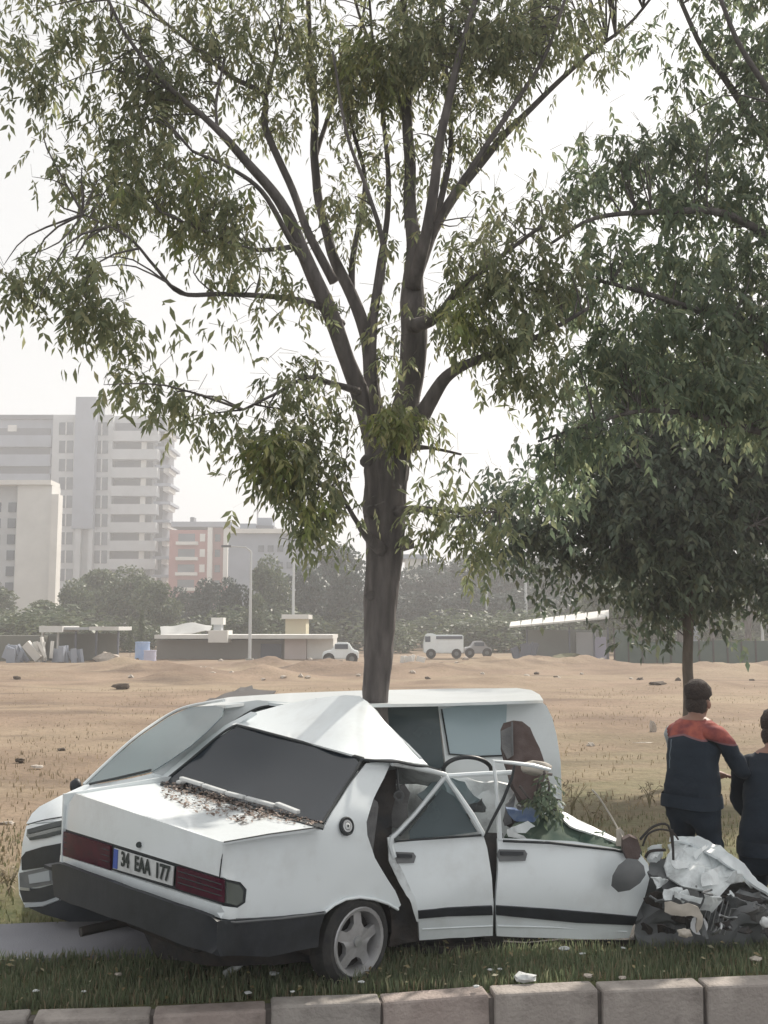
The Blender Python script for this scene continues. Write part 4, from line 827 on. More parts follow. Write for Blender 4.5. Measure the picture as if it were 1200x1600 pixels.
sheet('dashboard', [(790, 1312), (800, 1290), (838, 1268), (866, 1264), (900, 1284), (940, 1300), (975, 1312), (1004, 1334), (960, 1330), (860, 1320)], dashF, M['cloth_green'], wreck, step=9, thick=.04, dent=.035, dsc=8)
sheet('windscreen_frame', [(862, 1262), (885, 1270), (920, 1288), (962, 1308), (975, 1311), (972, 1318), (930, 1304), (890, 1290)], lambda x, y: dashF(x, y, -.04), cr_, wreck, step=8, thick=.012, dent=.01)
sheet('blue_trim', [(796, 1262), (830, 1262), (846, 1270), (832, 1284), (800, 1282)], lambda x, y: P(x, y, 6.42), M['cloth_blue'], wreck, step=7, thick=.03, dent=.03, dsc=10)
sheet('torn_panel', [(796, 1298), (826, 1284), (836, 1288), (820, 1300), (800, 1304)], lambda x, y: P(x, y, 6.33), cr_, wreck, step=6, thick=.01, dent=.02, dsc=10)
sheet('torn_panel', [(792, 1296), (818, 1306), (822, 1312), (796, 1308)], lambda x, y: P(x, y, 6.30), M['plate'], wreck, step=6, thick=.01, dent=.015, dsc=10)
sheet('grille_cloth', [(790, 1256), (806, 1240), (800, 1284), (788, 1290)], lambda x, y: P(x, y, 6.5), M['seatgrey'], wreck, step=7, thick=.02, dent=.03, dsc=10)
bm = bmesh.new(); add_tube(bm, catmull([P(700+38*math.cos(a)+30, 1205-22*math.sin(a), 6.9-.12*math.sin(a)) for a in np.linspace(-.2, 3.3, 9)], 3), .014, 8); finish(bm, 'steering_wheel', M['black'], wreck, smooth=True)
# mirror and front end
mir = sheet('wing_mirror', [(957, 1368), (966, 1352), (980, 1341), (996, 1343), (1006, 1353), (1009, 1367), (1000, 1380), (984, 1391), (966, 1394), (955, 1384)], lambda x, y: P(x, y, 6.13+((x-982)**2+(y-1367)**2)*.00004), M['greytrim'], wreck, step=8, thick=.07)
sheet('mirror_foot', [(974, 1312), (984, 1306), (996, 1312), (1002, 1328), (998, 1342), (980, 1344), (974, 1330)], lambda x, y: P(x, y, 6.27), M['seat'], mir, step=6, thick=.05, dent=.01)
FF = tp([(1035, 1340, 6.36), (1085, 1308, 6.62), (1050, 1310, 6.45), (1182, 1378, 6.5), (1120, 1400, 6.25), (1080, 1392, 6.2), (1120, 1350, 6.34), (1045, 1370, 6.26), (1200, 1420, 6.3), (1040, 1440, 6.28), (1230, 1470, 6.4)])
sheet('crumpled_bonnet', [(1042, 1322), (1050, 1309), (1085, 1308), (1105, 1316), (1135, 1336), (1160, 1354), (1180, 1376), (1182, 1384), (1158, 1384), (1140, 1388), (1124, 1399), (1094, 1396), (1066, 1388), (1044, 1370), (1036, 1352)], FF, cr_, wreck, step=15, thick=.012, dent=.055, dsc=7, angle=12)
for k, (px, py, Y, w) in enumerate([(1060, 1352, 6.22, 20), (1110, 1372, 6.2, 24), (1150, 1372, 6.3, 20), (1066, 1400, 6.12, 17), (1020, 1334, 6.36, 15), (1100, 1336, 6.34, 22)]): shard('folded_panel', px, py, Y, w, 'crumple', 40+k, .012)
sheet('bonnet_edge', [(1048, 1306), (1090, 1306), (1130, 1326), (1165, 1350), (1185, 1376), (1205, 1392), (1203, 1398), (1178, 1382), (1150, 1358), (1110, 1334), (1080, 1318), (1048, 1314)], lambda x, y: FF(x, y, -.05), pt, wreck, step=6, thick=.015, dent=.012, dsc=12)
sheet('torn_wing', [(1008, 1340), (1014, 1326), (1036, 1316), (1038, 1338), (1028, 1350), (1016, 1352)], lambda x, y: P(x, y, 6.4), cr_, wreck, step=5, thick=.01, dent=.025, dsc=14)
sheet('torn_wing', [(1036, 1340), (1058, 1336), (1060, 1396), (1046, 1384), (1034, 1368)], lambda x, y: P(x, y, 6.44), M['under'], wreck, step=6, thick=.015, dent=.03, dsc=14)
sheet('lower_wing', [(1058, 1394), (1080, 1398), (1098, 1402), (1094, 1410), (1074, 1406), (1058, 1402)], lambda x, y: P(x, y, 6.12), cr_, wreck, step=5, thick=.01, dent=.02, dsc=12)
sheet('front_bumper_piece', [(1040, 1414), (1052, 1409), (1076, 1411), (1092, 1420), (1098, 1432), (1094, 1452), (1086, 1458), (1086, 1436), (1076, 1430), (1050, 1432), (1040, 1426)], lambda x, y: P(x, y, 6.02), M['cream'], wreck, step=6, thick=.02, dent=.02, dsc=9)
sheet('bulkhead', [(1002, 1380), (1020, 1346), (1060, 1345), (1080, 1396), (1130, 1402), (1180, 1386), (1215, 1400), (1250, 1430), (1250, 1480), (1000, 1480), (990, 1460)], lambda x, y: FF(x, y, .06), M['greytrim'], wreck, step=11, thick=.04, dent=.07, dsc=8)
for k, (px, py, Y, w, m) in enumerate([(1030, 1378, 6.2, 19, 'crumple'), (1050, 1396, 6.12, 22, 'crumple'), (1024, 1412, 6.2, 22, 'under'), (1076, 1440, 6.1, 16, 'under'), (1062, 1424, 6.08, 14, 'crumple'), (1110, 1412, 6.1, 24, 'crumple'), (1130, 1440, 6.12, 22, 'under'), (1150, 1410, 6.2, 24, 'greytrim'), (1185, 1425, 6.15, 28, 'seatgrey'), (1100, 1452, 6.05, 16, 'greytrim'), (1205, 1460, 6.1, 22, 'under'), (1165, 1455, 6.08, 18, 'under'), (1215, 1405, 6.3, 20, 'under'), (1042, 1452, 6.1, 18, 'under'), (1142, 1398, 6.25, 14, 'crumple'), (1012, 1450, 6.2, 16, 'under'), (1228, 1432, 6.2, 24, 'greytrim')]):
    shard('torn_metal', px, py, Y, w, m, 100+k)
rad_ = box('radiator', P(1098, 1420, 6.3), (.34, .05, .22), M['under'], wreck, rot=Matrix.Rotation(.3, 3, 'Y') @ Matrix.Rotation(.2, 3, 'Z'), bevel=.006)
bm = bmesh.new()
for k in range(12): add_box(bm, P(1098, 1420, 6.3)+Matrix.Rotation(.3, 3, 'Y') @ Vector((-.15+.027*k, -.03, 0)), (.004, .012, .2), Matrix.Rotation(.3, 3, 'Y'))
tag(finish(bm, 'fins', M['chrome'], rad_), kind='stuff')
box('engine_block', P(1130, 1425, 6.5), (.38, .3, .3), M['under'], wreck, rot=Matrix.Rotation(.25, 3, 'Y'), bevel=.02); box('battery', P(1066, 1400, 6.3), (.17, .14, .13), M['seatgrey'], wreck, rot=Matrix.Rotation(-.2, 3, 'Y'), bevel=.008)
tube('drive_belt_wheel', [P(1092, 1446, 6.1), P(1092, 1446, 6.14)], .05, M['chrome'], wreck, 16)
wheel(P(1165, 1446, 6.5), Vector((.25, -.95, .1)).normalized(), .25, .175, wreck, .1)
lump('bumper_scrap', 1196, 1441, 6.05, .028, M['plate'], wreck, (1.1, .6, 1), .4); lump('bumper_scrap', 1070, 1458, 5.98, .03, M['cream'], wreck, (1.3, .6, .8), .5)
for pts in [[(1004, 1322), (1012, 1304), (1030, 1296), (1050, 1300), (1060, 1312)], [(1000, 1312), (1020, 1292), (1044, 1290), (1052, 1330)], [(1008, 1340), (1016, 1330), (1040, 1328)], [(1050, 1296), (1052, 1340), (1050, 1385)]]:
    tube('hose', catmull([P(x, y, 6.36) for x, y in pts], 4), rng.uniform(.006, .012), M['under'], wreck, 6)
for k in range(9):
    x = rng.uniform(1010, 1200); y = rng.uniform(1385, 1450); a = [P(x, y, 6.1)]
    for j in range(3): x += rng.uniform(-16, 22); y += rng.uniform(-8, 12); a.append(P(x, y, 6.1+rng.uniform(-.05, .1)))
    tube('loose_cable', catmull(a, 3), rng.uniform(.004, .009), M['greytrim'] if k % 3 else M['chrome'], wreck, 5)
tube('bent_antenna', catmull([P(925, 1234, 6.5), P(936, 1246, 6.5), P(955, 1276, 6.5), P(968, 1300, 6.46), P(976, 1314, 6.4)], 4), .006, M['cream'], wreck, 5)
sheet('screen_scrap', [(964, 1296), (970, 1293), (976, 1300), (973, 1322), (962, 1322)], lambda x, y: P(x, y, 6.45), M['cream'], wreck, step=5, thick=.01, dent=.01)
# things lying on the boot lid
bar = empty('broken_trim', deck(370, 1250)+Vector((0, 0, .02)), 'long broken white trim strip lying along the foot of the dark rear window', 'trim strip')
tp_pts = [(283, 1217), (316, 1227), (318, 1228), (352, 1239), (354, 1240), (382, 1247), (385, 1248), (429, 1260), (433, 1257), (466, 1270)]
for i in range(0, 10, 2):
    a, b = tp_pts[i], tp_pts[i+1]; A = scr(a[0], a[1]-1, -.13); B = scr(b[0], b[1]-1, -.13)
    box('segment', (A+B)/2, ((B-A).length, .03, .022), M['plate'], bar, rot=frame_rot(B-A), bevel=.005)
lump('end_knob', 283, 1222, scr(283, 1222).y-.05, .026, M['plate'], bar, (1.3, 1, .6), .3, 2)
def deck_debris(n, m, s0, s1, poly, name, label):
    V = []; 
    while len(V) < n:
        x, y = rng.uniform(230, 515), rng.uniform(1215, 1300)
        if not inside((x, y), poly) or rng.random() > .35+.65*abs(nzv(x*.06, y*.12, 1)): continue
        c = deck(x, y)+Vector((0, 0, rng.uniform(.004, .014))); r = rng.uniform(s0, s1); a = rng.uniform(0, 6.28); t = Vector((math.cos(a), math.sin(a), rng.uniform(-.5, .5)))*r; q = Vector((-math.sin(a), math.cos(a), rng.uniform(-.4, .4)))*r*rng.uniform(.3, .8)
        V.append([c-t, c+q+Vector((0, 0, r*.3)), c+t, c-q])
    I = np.arange(n)[:, None]*4; o = np_mesh(name, np.array([[list(q) for q in v] for v in V]).reshape(-1, 3), I+np.array([[0, 1, 2, 3]]), m); return tag(o, label, 'debris', kind='stuff')
M['bark_chip'] = leaf_mat('bark_chip', (.12, .08, .06), (.22, .16, .13), (.36, .29, .25), .05)
deck_debris(900, M['bark_chip'], .005, .013, [(250, 1222), (300, 1226), (505, 1288), (480, 1292), (420, 1283), (350, 1262), (262, 1234)], 'bark_debris', 'brown bark and leaf debris heaped on the boot lid under the rear window')
deck_debris(420, M['bark_chip'], .006, .02, [(250, 1222), (340, 1245), (430, 1275), (380, 1290), (300, 1268), (255, 1246)], 'scattered_debris', 'thin scatter of brown chips spreading over the white boot lid')

# ------------------------------------------------------------------ the second white car behind
est = empty('parked_car', (-.5, 8.0, 0), 'intact white hatchback parked behind the wreck, nose to the left', 'car')
E0 = Vector((1.30, 7.72, 0)); EU = Vector((-.955, -.297, 0)); EN = Vector((-.297, .955, 0))
def E(a, b, z): return E0+EU*a+EN*b+Vector((0, 0, z))
p2 = M['paint2']
def estF(px, py, off=0.0):
    b = 0.0
    for _ in range(5): p = PL(px, py, E0+EN*(b+off), EN); b = (.02 if p.z < .87 else .02+.30*(p.z-.87)) + .05*max(0, .5-p.z)
    return p
hoodF = tp([(60, 1262, 7.05), (135, 1226, 7.16), (180, 1219, 7.02), (240, 1206, 6.84), (100, 1285, 6.68), (42, 1287, 6.98), (262, 1290, 6.72), (34, 1330, 6.95), (30, 1380, 6.95), (100, 1330, 6.62), (100, 1400, 6.62), (210, 1400, 6.66), (262, 1222, 6.88)])
sheet('bonnet', [(41, 1287), (50, 1271), (62, 1260), (95, 1243), (133, 1226), (160, 1224), (205, 1216), (240, 1208), (262, 1214), (262, 1284), (100, 1282)], hoodF, p2, est, step=12, thick=.02)
nose = sheet('front_bumper', [(41, 1290), (100, 1283), (262, 1286), (262, 1430), (200, 1432), (100, 1430), (62, 1424), (38, 1414), (30, 1398), (28, 1366), (32, 1352), (35, 1318)], hoodF, p2, est, step=12, thick=.03)
def on_nose(name, poly, m, off=-.02, th=.02): return sheet(name, poly, lambda x, y: hoodF(x, y, off), m, nose, step=8, thick=th)
hl = on_nose('headlight', [(42, 1297), (70, 1289), (99, 1282), (99, 1302), (70, 1307), (46, 1312), (41, 1306)], M['lensc']); 
on_nose('headlight_edge', [(42, 1296), (70, 1288), (99, 1281), (99, 1289), (70, 1296), (44, 1303)], M['ink'], -.032, .012); on_nose('headlight_edge', [(45, 1309), (70, 1303), (99, 1296), (99, 1301), (70, 1309), (46, 1313)], M['ink'], -.032, .012)
on_nose('lower_grille', [(33, 1340), (40, 1331), (66, 1323), (98, 1317), (110, 1350), (76, 1354), (34, 1360)], M['black'])
on_nose('fog_light_housing', [(30, 1364), (80, 1354), (86, 1372), (82, 1381), (56, 1386), (31, 1389)], M['greytrim'], -.022)
on_nose('fog_light', [(44, 1367), (76, 1360), (78, 1376), (46, 1381)], M['lensc'] if False else M['pale_grey'], -.034, .012)
on_nose('bumper_inset', [(30, 1390), (60, 1388), (90, 1380), (110, 1384), (108, 1400), (66, 1409), (36, 1410)], M['black'])
on_nose('inset_trim', [(31, 1386), (46, 1388), (46, 1392), (32, 1391)], M['chrome'], -.03, .01); on_nose('bumper_lip', [(38, 1412), (68, 1409), (93, 1400), (92, 1406), (66, 1416), (39, 1418)], M['pale_grey'], -.035, .015)
on_nose('underside', [(44, 1418), (66, 1417), (94, 1407), (262, 1400), (262, 1440), (108, 1440), (66, 1428)], M['black'], -.02, .05)
ws = tp([(133, 1226, 7.20), (290, 1108, 7.75), (352, 1100, 7.08), (240, 1206, 6.84), (210, 1160, 7.45), (300, 1150, 6.98)])
sheet('windscreen', [(134, 1226), (172, 1189), (215, 1153), (262, 1121), (296, 1105), (352, 1101), (346, 1120), (322, 1144), (298, 1165), (262, 1190), (238, 1205), (190, 1216)], ws, M['glass_screen'], est, step=12, thick=.006)
box('dash_top', E(2.62, .55, .84), (.40, .8, .14), M['under'], est, rot=frame_rot(EU), bevel=.05)
tube('pillar', catmull([ws(x, y) for x, y in [(131, 1226), (170, 1189), (213, 1151), (260, 1119), (294, 1104), (350, 1094)]], 4), [.012]*21, p2, est, 6)
tube('wiper', catmull([ws(x, y, -.03) for x, y in [(140, 1225), (190, 1214), (236, 1203)]], 4), .008, M['seal'], est, 5)
sheet('near_pillar', [(236, 1208), (262, 1190), (298, 1165), (322, 1144), (346, 1120), (352, 1100), (402, 1094), (458, 1098), (400, 1107), (366, 1128), (335, 1152), (290, 1190), (258, 1222), (240, 1222)], lambda x, y: estF(x, y, .0), p2, est, step=9, thick=.04)
RF = tp([(296, 1104, 7.9), (350, 1092, 8.25), (450, 1085, 8.5), (600, 1078, 8.7), (830, 1076, 8.9), (352, 1101, 7.1), (460, 1100, 7.17), (690, 1097, 7.52), (850, 1092, 7.80)])
sheet('roof', [(296, 1104), (320, 1096), (360, 1089), (450, 1083), (560, 1079), (700, 1076), (808, 1075), (830, 1078), (843, 1085), (849, 1094), (690, 1099), (460, 1102), (402, 1096), (352, 1102)], RF, p2, est, step=10, thick=.02)
sheet('window', [(258, 1214), (300, 1180), (338, 1151), (400, 1108), (458, 1102), (684, 1097), (694, 1200), (480, 1207)], estF, M['glass_dark'], est, step=22, thick=.006)
sheet('rear_side', [(684, 1097), (842, 1093), (854, 1103), (863, 1122), (870, 1150), (876, 1190), (878, 1250), (876, 1330), (690, 1330), (697, 1200)], estF, p2, est, step=12, thick=.03)
tube('window_seal', catmull([estF(x, y, -.008) for x, y in [(256, 1216), (298, 1181), (337, 1151), (366, 1128), (400, 1108), (428, 1103), (460, 1102)]], 4), .010, M['seal'], est, 6)
tube('window_seal', [estF(x, y, -.02) for x, y in [(690, 1108), (702, 1178), (745, 1182), (800, 1180)]], .006, M['seal'], est, 5)
tube('door_handle', [estF(640, 1222, -.03), estF(672, 1221, -.03)], .012, M['paint2'], est, 6)
tube('bonnet_gap', catmull([hoodF(x, y, -.022) for x, y in [(44, 1288), (70, 1281), (100, 1276)]], 4), .004, M['seal'], est, 5)
wp = sheet('rear_quarter_window', [(690, 1108), (720, 1102), (792, 1099), (790, 1150), (800, 1180), (745, 1182), (702, 1178)], shift(estF, -.012), M['glass_pale'], est, step=16, thick=.006)
sheet('door_side', [(262, 1222), (262, 1430), (690, 1400), (696, 1330), (694, 1202), (480, 1209)], estF, p2, est, step=24, thick=.03)
sheet('lower_side', [(690, 1330), (876, 1330), (874, 1395), (690, 1400)], estF, p2, est, step=22, thick=.03)
def Eq(name, pts, m): 
    bm = bmesh.new(); bm.faces.new([bm.verts.new(E(*p)) for p in pts]); r = bmesh.ops.extrude_face_region(bm, geom=bm.faces[:]); bmesh.ops.translate(bm, vec=Vector((0, 0, -.02)), verts=[v for v in r['geom'] if isinstance(v, bmesh.types.BMVert)]); return finish(bm, name, m, est)
Eq('tailgate', [(0, .05, .25), (0, 1.65, .25), (0, 1.65, .88), (.06, 1.3, 1.29), (.06, .2, 1.29), (0, .05, .88)], p2)
Eq('far_side', [(0, 1.66, .25), (2.5, 1.6, .25), (2.5, 1.6, .8), (0, 1.66, .85)], p2); Eq('floor_pan', [(.1, .1, .24), (3.5, .1, .24), (3.5, 1.6, .24), (.1, 1.6, .24)], M['under'])
box('far_seat', E(1.9, 1.1, .95), (.15, .5, .75), M['seatgrey'], est, rot=frame_rot(EU), bevel=.06); box('near_seat', E(1.9, .42, .95), (.15, .5, .75), M['seatgrey'], est, rot=frame_rot(EU), bevel=.06); box('rear_bench', E(.85, .8, .85), (.15, 1.3, .6), M['seatgrey'], est, rot=frame_rot(EU), bevel=.06)
for a, b, o in ((.75, .10, -EN), (3.0, .10, -EN), (.75, 1.55, EN), (3.0, 1.5, EN)): wheel(E(a, b, .30), o, .30, .19, est, .4)
lump('far_mirror', 118, 1228, 7.22, .05, M['black'], est, (.8, .7, 1), .2, 2)

# ================================================================== TREES NEAR
def limb_pts(pl, Y0, n=5, wob=.05):
    """pl: (px, py, width px, dY)"""
    pts = [P(x, y, Y0+dy) for x, y, w, dy in pl]; rad = [w*(Y0+dy)/FPX/2 for x, y, w, dy in pl]
    c = catmull(pts, n); rr = []
    for i in range(len(rad)-1): rr += [rad[i]+(rad[i+1]-rad[i])*j/n for j in range(n)]
    rr.append(rad[-1])
    return [p+noise.noise_vector(p*2.2)*min(wob, r*.8) for p, r in zip(c, rr)], rr
def leaf_geo(base, d, nrm, L_, Wd):
    """folded lance-shaped leaf faces: base, direction, normal arrays"""
    s = np.cross(d, nrm); s /= np.linalg.norm(s, axis=1)[:, None]+1e-9
    m1 = base+d*(L_*.42)[:, None]-nrm*(L_*.04)[:, None]
    V = np.stack([base, m1+s*(Wd/2)[:, None]+nrm*(Wd*.25)[:, None], base+d*L_[:, None]-nrm*(L_*.12)[:, None], m1-s*(Wd/2)[:, None]+nrm*(Wd*.25)[:, None]], 1)
    return V
def sprays(centres, nleaf, L_, Wd, spray_len, droop=.7):
    """compound leaves: a stalk with leaflets in two rows, hanging outward"""
    n = len(centres); a = rng.uniform(0, 2*np.pi, n); el = rng.normal(-droop, .45, n)
    r = np.stack([np.cos(a)*np.cos(el), np.sin(a)*np.cos(el), np.sin(el)], 1)
    up = np.cross(r, np.stack([-np.sin(a), np.cos(a), 0*a], 1)); up *= np.sign(up[:, 2:3]+1e-6)
    side = np.cross(r, up); out = []; sl = rng.uniform(.7, 1.2, n)*spray_len
    for k in range(nleaf):
        t = (k//2+.6)/(nleaf/2)*1.0; sg = 1 if k % 2 else -1
        if k == nleaf-1: sg = 0; t = 1.05
        b = centres+r*(sl*t)[:, None]; b[:, 2] -= .25*sl*t*t
        d = r*.62+side*sg*.62+np.array([0, 0, -.42])+rng.normal(0, .2, (n, 3)); d /= np.linalg.norm(d, axis=1)[:, None]
        nn = up+rng.normal(0, .35, (n, 3)); nn -= d*(nn*d).sum(1)[:, None]; nn /= np.linalg.norm(nn, axis=1)[:, None]
        keep = rng.random(n) > .12; q = rng.uniform(.7, 1.25, n)
        out.append(leaf_geo(b, d, nn, L_*q, Wd*q)[keep])
    return np.concatenate(out).reshape(-1, 3)
def stalks(centres, ln, r=.0016):
    n = len(centres); d = rng.normal(0, 1, (n, 3)); d[:, 2] = np.abs(d[:, 2])*.6; d /= np.linalg.norm(d, axis=1)[:, None]; d *= ln
    s = np.cross(d, rng.normal(0, 1, (n, 3))); s /= np.linalg.norm(s, axis=1)[:, None]; s *= r
    return np.stack([centres-s, centres+s, centres+d*.9+s*.8, centres+d*.9-s*.8], 1).reshape(-1, 3)
def blob_points(blobs, Y0, dens):
    """blobs: (px, py, rx, ry, weight, dY) ellipses at a distance -> points in space"""
    out = []
    for (px, py, rx, ry, w, dY) in blobs:
        Yc = Y0+dY; n = int(rx*ry*math.pi*w*dens)
        if n <= 0: continue
        d = rng.normal(size=(n, 3)); d /= np.linalg.norm(d, axis=1)[:, None]; t = rng.uniform(0, 1, n)**.42; d *= t[:, None]
        c = P(px, py, Yc); m = Yc/FPX*1.0; ry_ = np.array([rx*m, min(rx, ry)*m*.9+.15, ry*m])
        out.append(np.array(c)+d*ry_)
    return np.concatenate(out)
def clumped(p, n_cl, r_cl, frac):
    """pull part of the points into twig-sized clumps"""
    c = p[rng.integers(0, len(p), n_cl)]; k = rng.random(len(p)) < frac; idx = rng.integers(0, n_cl, k.sum()); p = p.copy(); p[k] = c[idx]+rng.normal(0, r_cl, (k.sum(), 3)); return p
LEAF_ME = {}
def single_leaves(parent, pts, mat_, L_=.085, Wd=.026, n=150, label=None):
    me = bpy.data.meshes.new('leaf'); me.from_pydata([(0, 0, 0), (Wd/2, L_*.4, .004), (Wd*.3, L_*.75, -.004), (0, L_, -.014), (-Wd*.3, L_*.75, -.004), (-Wd/2, L_*.4, .004), (0, L_*.5, -.003)], [], [(0, 1, 6), (1, 2, 6), (2, 3, 6), (3, 4, 6), (4, 5, 6), (5, 0, 6)]); me.materials.append(mat_)
    off = Vector(parent.location)
    for i in range(min(n, len(pts))):
        o = bpy.data.objects.new('leaf', me); COL.objects.link(o); o.parent = parent; o.location = Vector(pts[i])-off
        o.rotation_euler = (rng.normal(-1.0, .4), rng.normal(0, .5), rng.uniform(0, 6.28)); s = rng.uniform(.8, 1.25); o.scale = (s, s, s)
def twigs_to(bm, branch_pts, targets, r0=.006, maxd=1.4, n=None):
    """thin twigs from the nearest limb point out to leaf clumps"""
    B = np.array([list(p) for p in branch_pts])
    for t in targets:
        d = np.linalg.norm(B-t, axis=1); j = int(np.argmin(d+.25*(B[:, 2] > t[2])))
        if d[j] > maxd or d[j] < .08: continue
        a = Vector(B[j]); b = Vector(t); m = a.lerp(b, .5)+Vector((0, 0, .10*d[j]))+Vector(rng.normal(0, .05, 3)); 
        add_tube(bm, catmull([a, m, b], 3), [r0*(1+d[j])*(1-.8*i/6) for i in range(7)], 4, cap=False)

# --- the big tree the car hit
TY = 6.98
base = Z(587, 1395); base = Vector((P(588, 1300, TY).x, TY, 0))
big = empty('tree', base, 'large leafy roadside tree with forked dark trunk that the wrecked car has struck', 'tree')
trunk = [(592, 1475, 66, 0), (588, 1380, 52, 0), (588, 1200, 46, 0), (587, 1090, 47, 0), (590, 1010, 50, 0), (596, 930, 62, 0), (602, 860, 68, 0), (602, 790, 76, 0), (604, 730, 82, 0), (606, 690, 92, 0)]
limbs = [
 [(590, 705, 46, 0), (572, 640, 34, -.05), (548, 560, 26, -.15), (514, 480, 28, -.3), (470, 380, 22, -.4), (425, 300, 17, -.5), (372, 235, 14, -.6), (315, 180, 10, -.7), (258, 130, 8, -.8), (200, 60, 6, -.9), (165, -10, 5, -1)],
 [(594, 700, 40, .1), (585, 620, 26, .2), (570, 520, 22, .3), (535, 430, 19, .4), (505, 350, 15, .5), (492, 260, 14, .6), (492, 170, 12, .6), (484, 60, 9, .7), (478, -60, 7, .7), (470, -180, 5, .8)],
 [(522, 440, 17, .1), (478, 355, 14, .1), (450, 280, 13, .2), (418, 200, 12, .2), (414, 150, 10, .2), (360, 120, 8, .1), (300, 70, 6, 0), (240, 20, 5, 0), (190, -40, 4, 0)],
 [(620, 700, 56, .05), (636, 620, 40, .1), (645, 540, 44, .1), (647, 470, 42, .1), (645, 400, 26, .15), (640, 300, 20, .2), (634, 200, 18, .2), (636, 100, 14, .3), (628, 0, 11, .3), (610, -120, 8, .3), (600, -240, 5, .3)],
 [(648, 450, 26, .05), (660, 380, 20, -.1), (676, 290, 17, -.2), (690, 200, 15, -.3), (712, 110, 12, -.4), (738, 20, 9, -.5), (770, -90, 6, -.6)],
 [(650, 430, 24, .2), (680, 360, 18, .3), (724, 290, 14, .5), (780, 220, 12, .6), (850, 150, 9, .7), (920, 85, 7, .8), (990, 30, 5, .9), (1060, -60, 4, .9)],
 [(652, 410, 18, 0), (690, 330, 13, -.1), (738, 262, 10, -.2), (800, 170, 8, -.3), (850, 90, 6, -.4), (890, -20, 5, -.5)],
 [(630, 700, 40, -.1), (664, 640, 26, -.2), (692, 590, 20, -.3), (730, 566, 15, -.5), (790, 545, 11, -.6), (850, 520, 8, -.6), (920, 480, 6, -.7)],
 [(645, 510, 26, -.1), (690, 488, 18, -.3), (720, 450, 10, -.5), (770, 410, 8, -.6), (850, 350, 6, -.7)],
 [(535, 505, 15, -.1), (500, 480, 11, -.3), (430, 464, 9, -.5), (350, 460, 8, -.7), (282, 458, 7, -.8), (240, 415, 5, -.9), (200, 370, 4, -1), (130, 335, 3, -1)],
 [(590, 680, 24, -.1), (585, 600, 14, -.2), (588, 500, 11, -.3), (600, 400, 9, -.3), (575, 300, 7, -.4), (540, 200, 5, -.4), (520, 80, 4, -.4)],
 [(560, 610, 14, -.2), (520, 600, 9, -.5), (480, 590, 7, -.8), (430, 615, 5, -1), (380, 640, 4, -1.1)],
 [(478, 380, 10, -.4), (400, 390, 7, -.6), (340, 370, 5, -.8), (250, 330, 4, -.9)], [(492, 250, 9, .6), (520, 160, 7, .8), (560, 60, 5, .9), (580, -60, 4, 1)],
 [(414, 160, 8, .2), (430, 90, 6, .3), (440, 20, 5, .4), (430, -70, 4, .4)], [(572, 540, 16, .3), (592, 430, 12, .4), (606, 320, 10, .4), (600, 200, 8, .3), (585, 90, 6, .3), (575, -20, 4, .3)], [(548, 470, 14, .4), (556, 380, 10, .5), (570, 280, 8, .6), (545, 180, 6, .6), (530, 60, 4, .7)], [(676, 370, 14, .2), (700, 260, 10, .3), (704, 160, 8, .3), (690, 60, 6, .3), (700, -60, 4, .3)], [(500, 440, 13, -.3), (452, 370, 10, -.5), (410, 300, 8, -.7), (360, 262, 6, -.8), (300, 235, 5, -.9)],
 [(340, 205, 7, -.6), (338, 160, 5, -.5), (350, 90, 4, -.4)],
 [(634, 180, 9, .3), (600, 110, 7, .5), (560, 20, 5, .6), (540, -80, 4, .7)], [(600, 860, 24, -.1), (560, 815, 8, -.3), (530, 770, 6, -.5), (500, 760, 4, -.7)], [(625, 800, 20, -.1), (672, 795, 8, -.4), (720, 800, 6, -.6), (780, 800, 4, -.8)], [(635, 700, 16, -.2), (670, 700, 6, -.4), (720, 710, 4, -.6)]]
bm = bmesh.new(); pp, rr = limb_pts([(x, y, w*.82, d) for x, y, w, d in trunk], TY, 16, .02)
# knots on the trunk
rr = [r*(1+.10*noise.noise(p*3.5)+.05*noise.noise(p*9)) for p, r in zip(pp, rr)]
add_tube(bm, pp, rr, 60)
for v_ in bm.verts:
    q = v_.co; k = min(range(0, len(pp), 1), key=lambda i_: abs(pp[i_].z-q.z)); d_ = (q-pp[k]); d_.z = 0
    if d_.length > .01: d_.normalize(); v_.co += d_*(noise.ridged_multi_fractal(Vector((q.x*16, q.y*16, q.z*3.2)), 1, 2, 3, 1, 2)*.009+noise.noise(Vector((q.x*5, q.y*5, q.z*2)))*.014)
tko = finish(bm, 'trunk', M['bark'], big, smooth=True, angle=180)
bm = bmesh.new(); [ico(bm, P(x, y, TY-.1), r, 2, .4, (1, .6, .8)) for x, y, r in [(582, 800, .07), (634, 850, .06), (575, 720, .06), (612, 760, .07), (578, 930, .04)]]; tag(finish(bm, 'bark_knots', M['bark'], big, smooth=True), kind='stuff')
allb = []
for i, l in enumerate(limbs):
    bm = bmesh.new(); pts, rad = limb_pts(l, TY, 5, .035); add_tube(bm, pts, rad, 9 if l[0][2] > 20 else 6); allb += [p for p, r in zip(pts, rad) if r < .06]
    finish(bm, 'branch', M['bark'], big, smooth=True, angle=180)
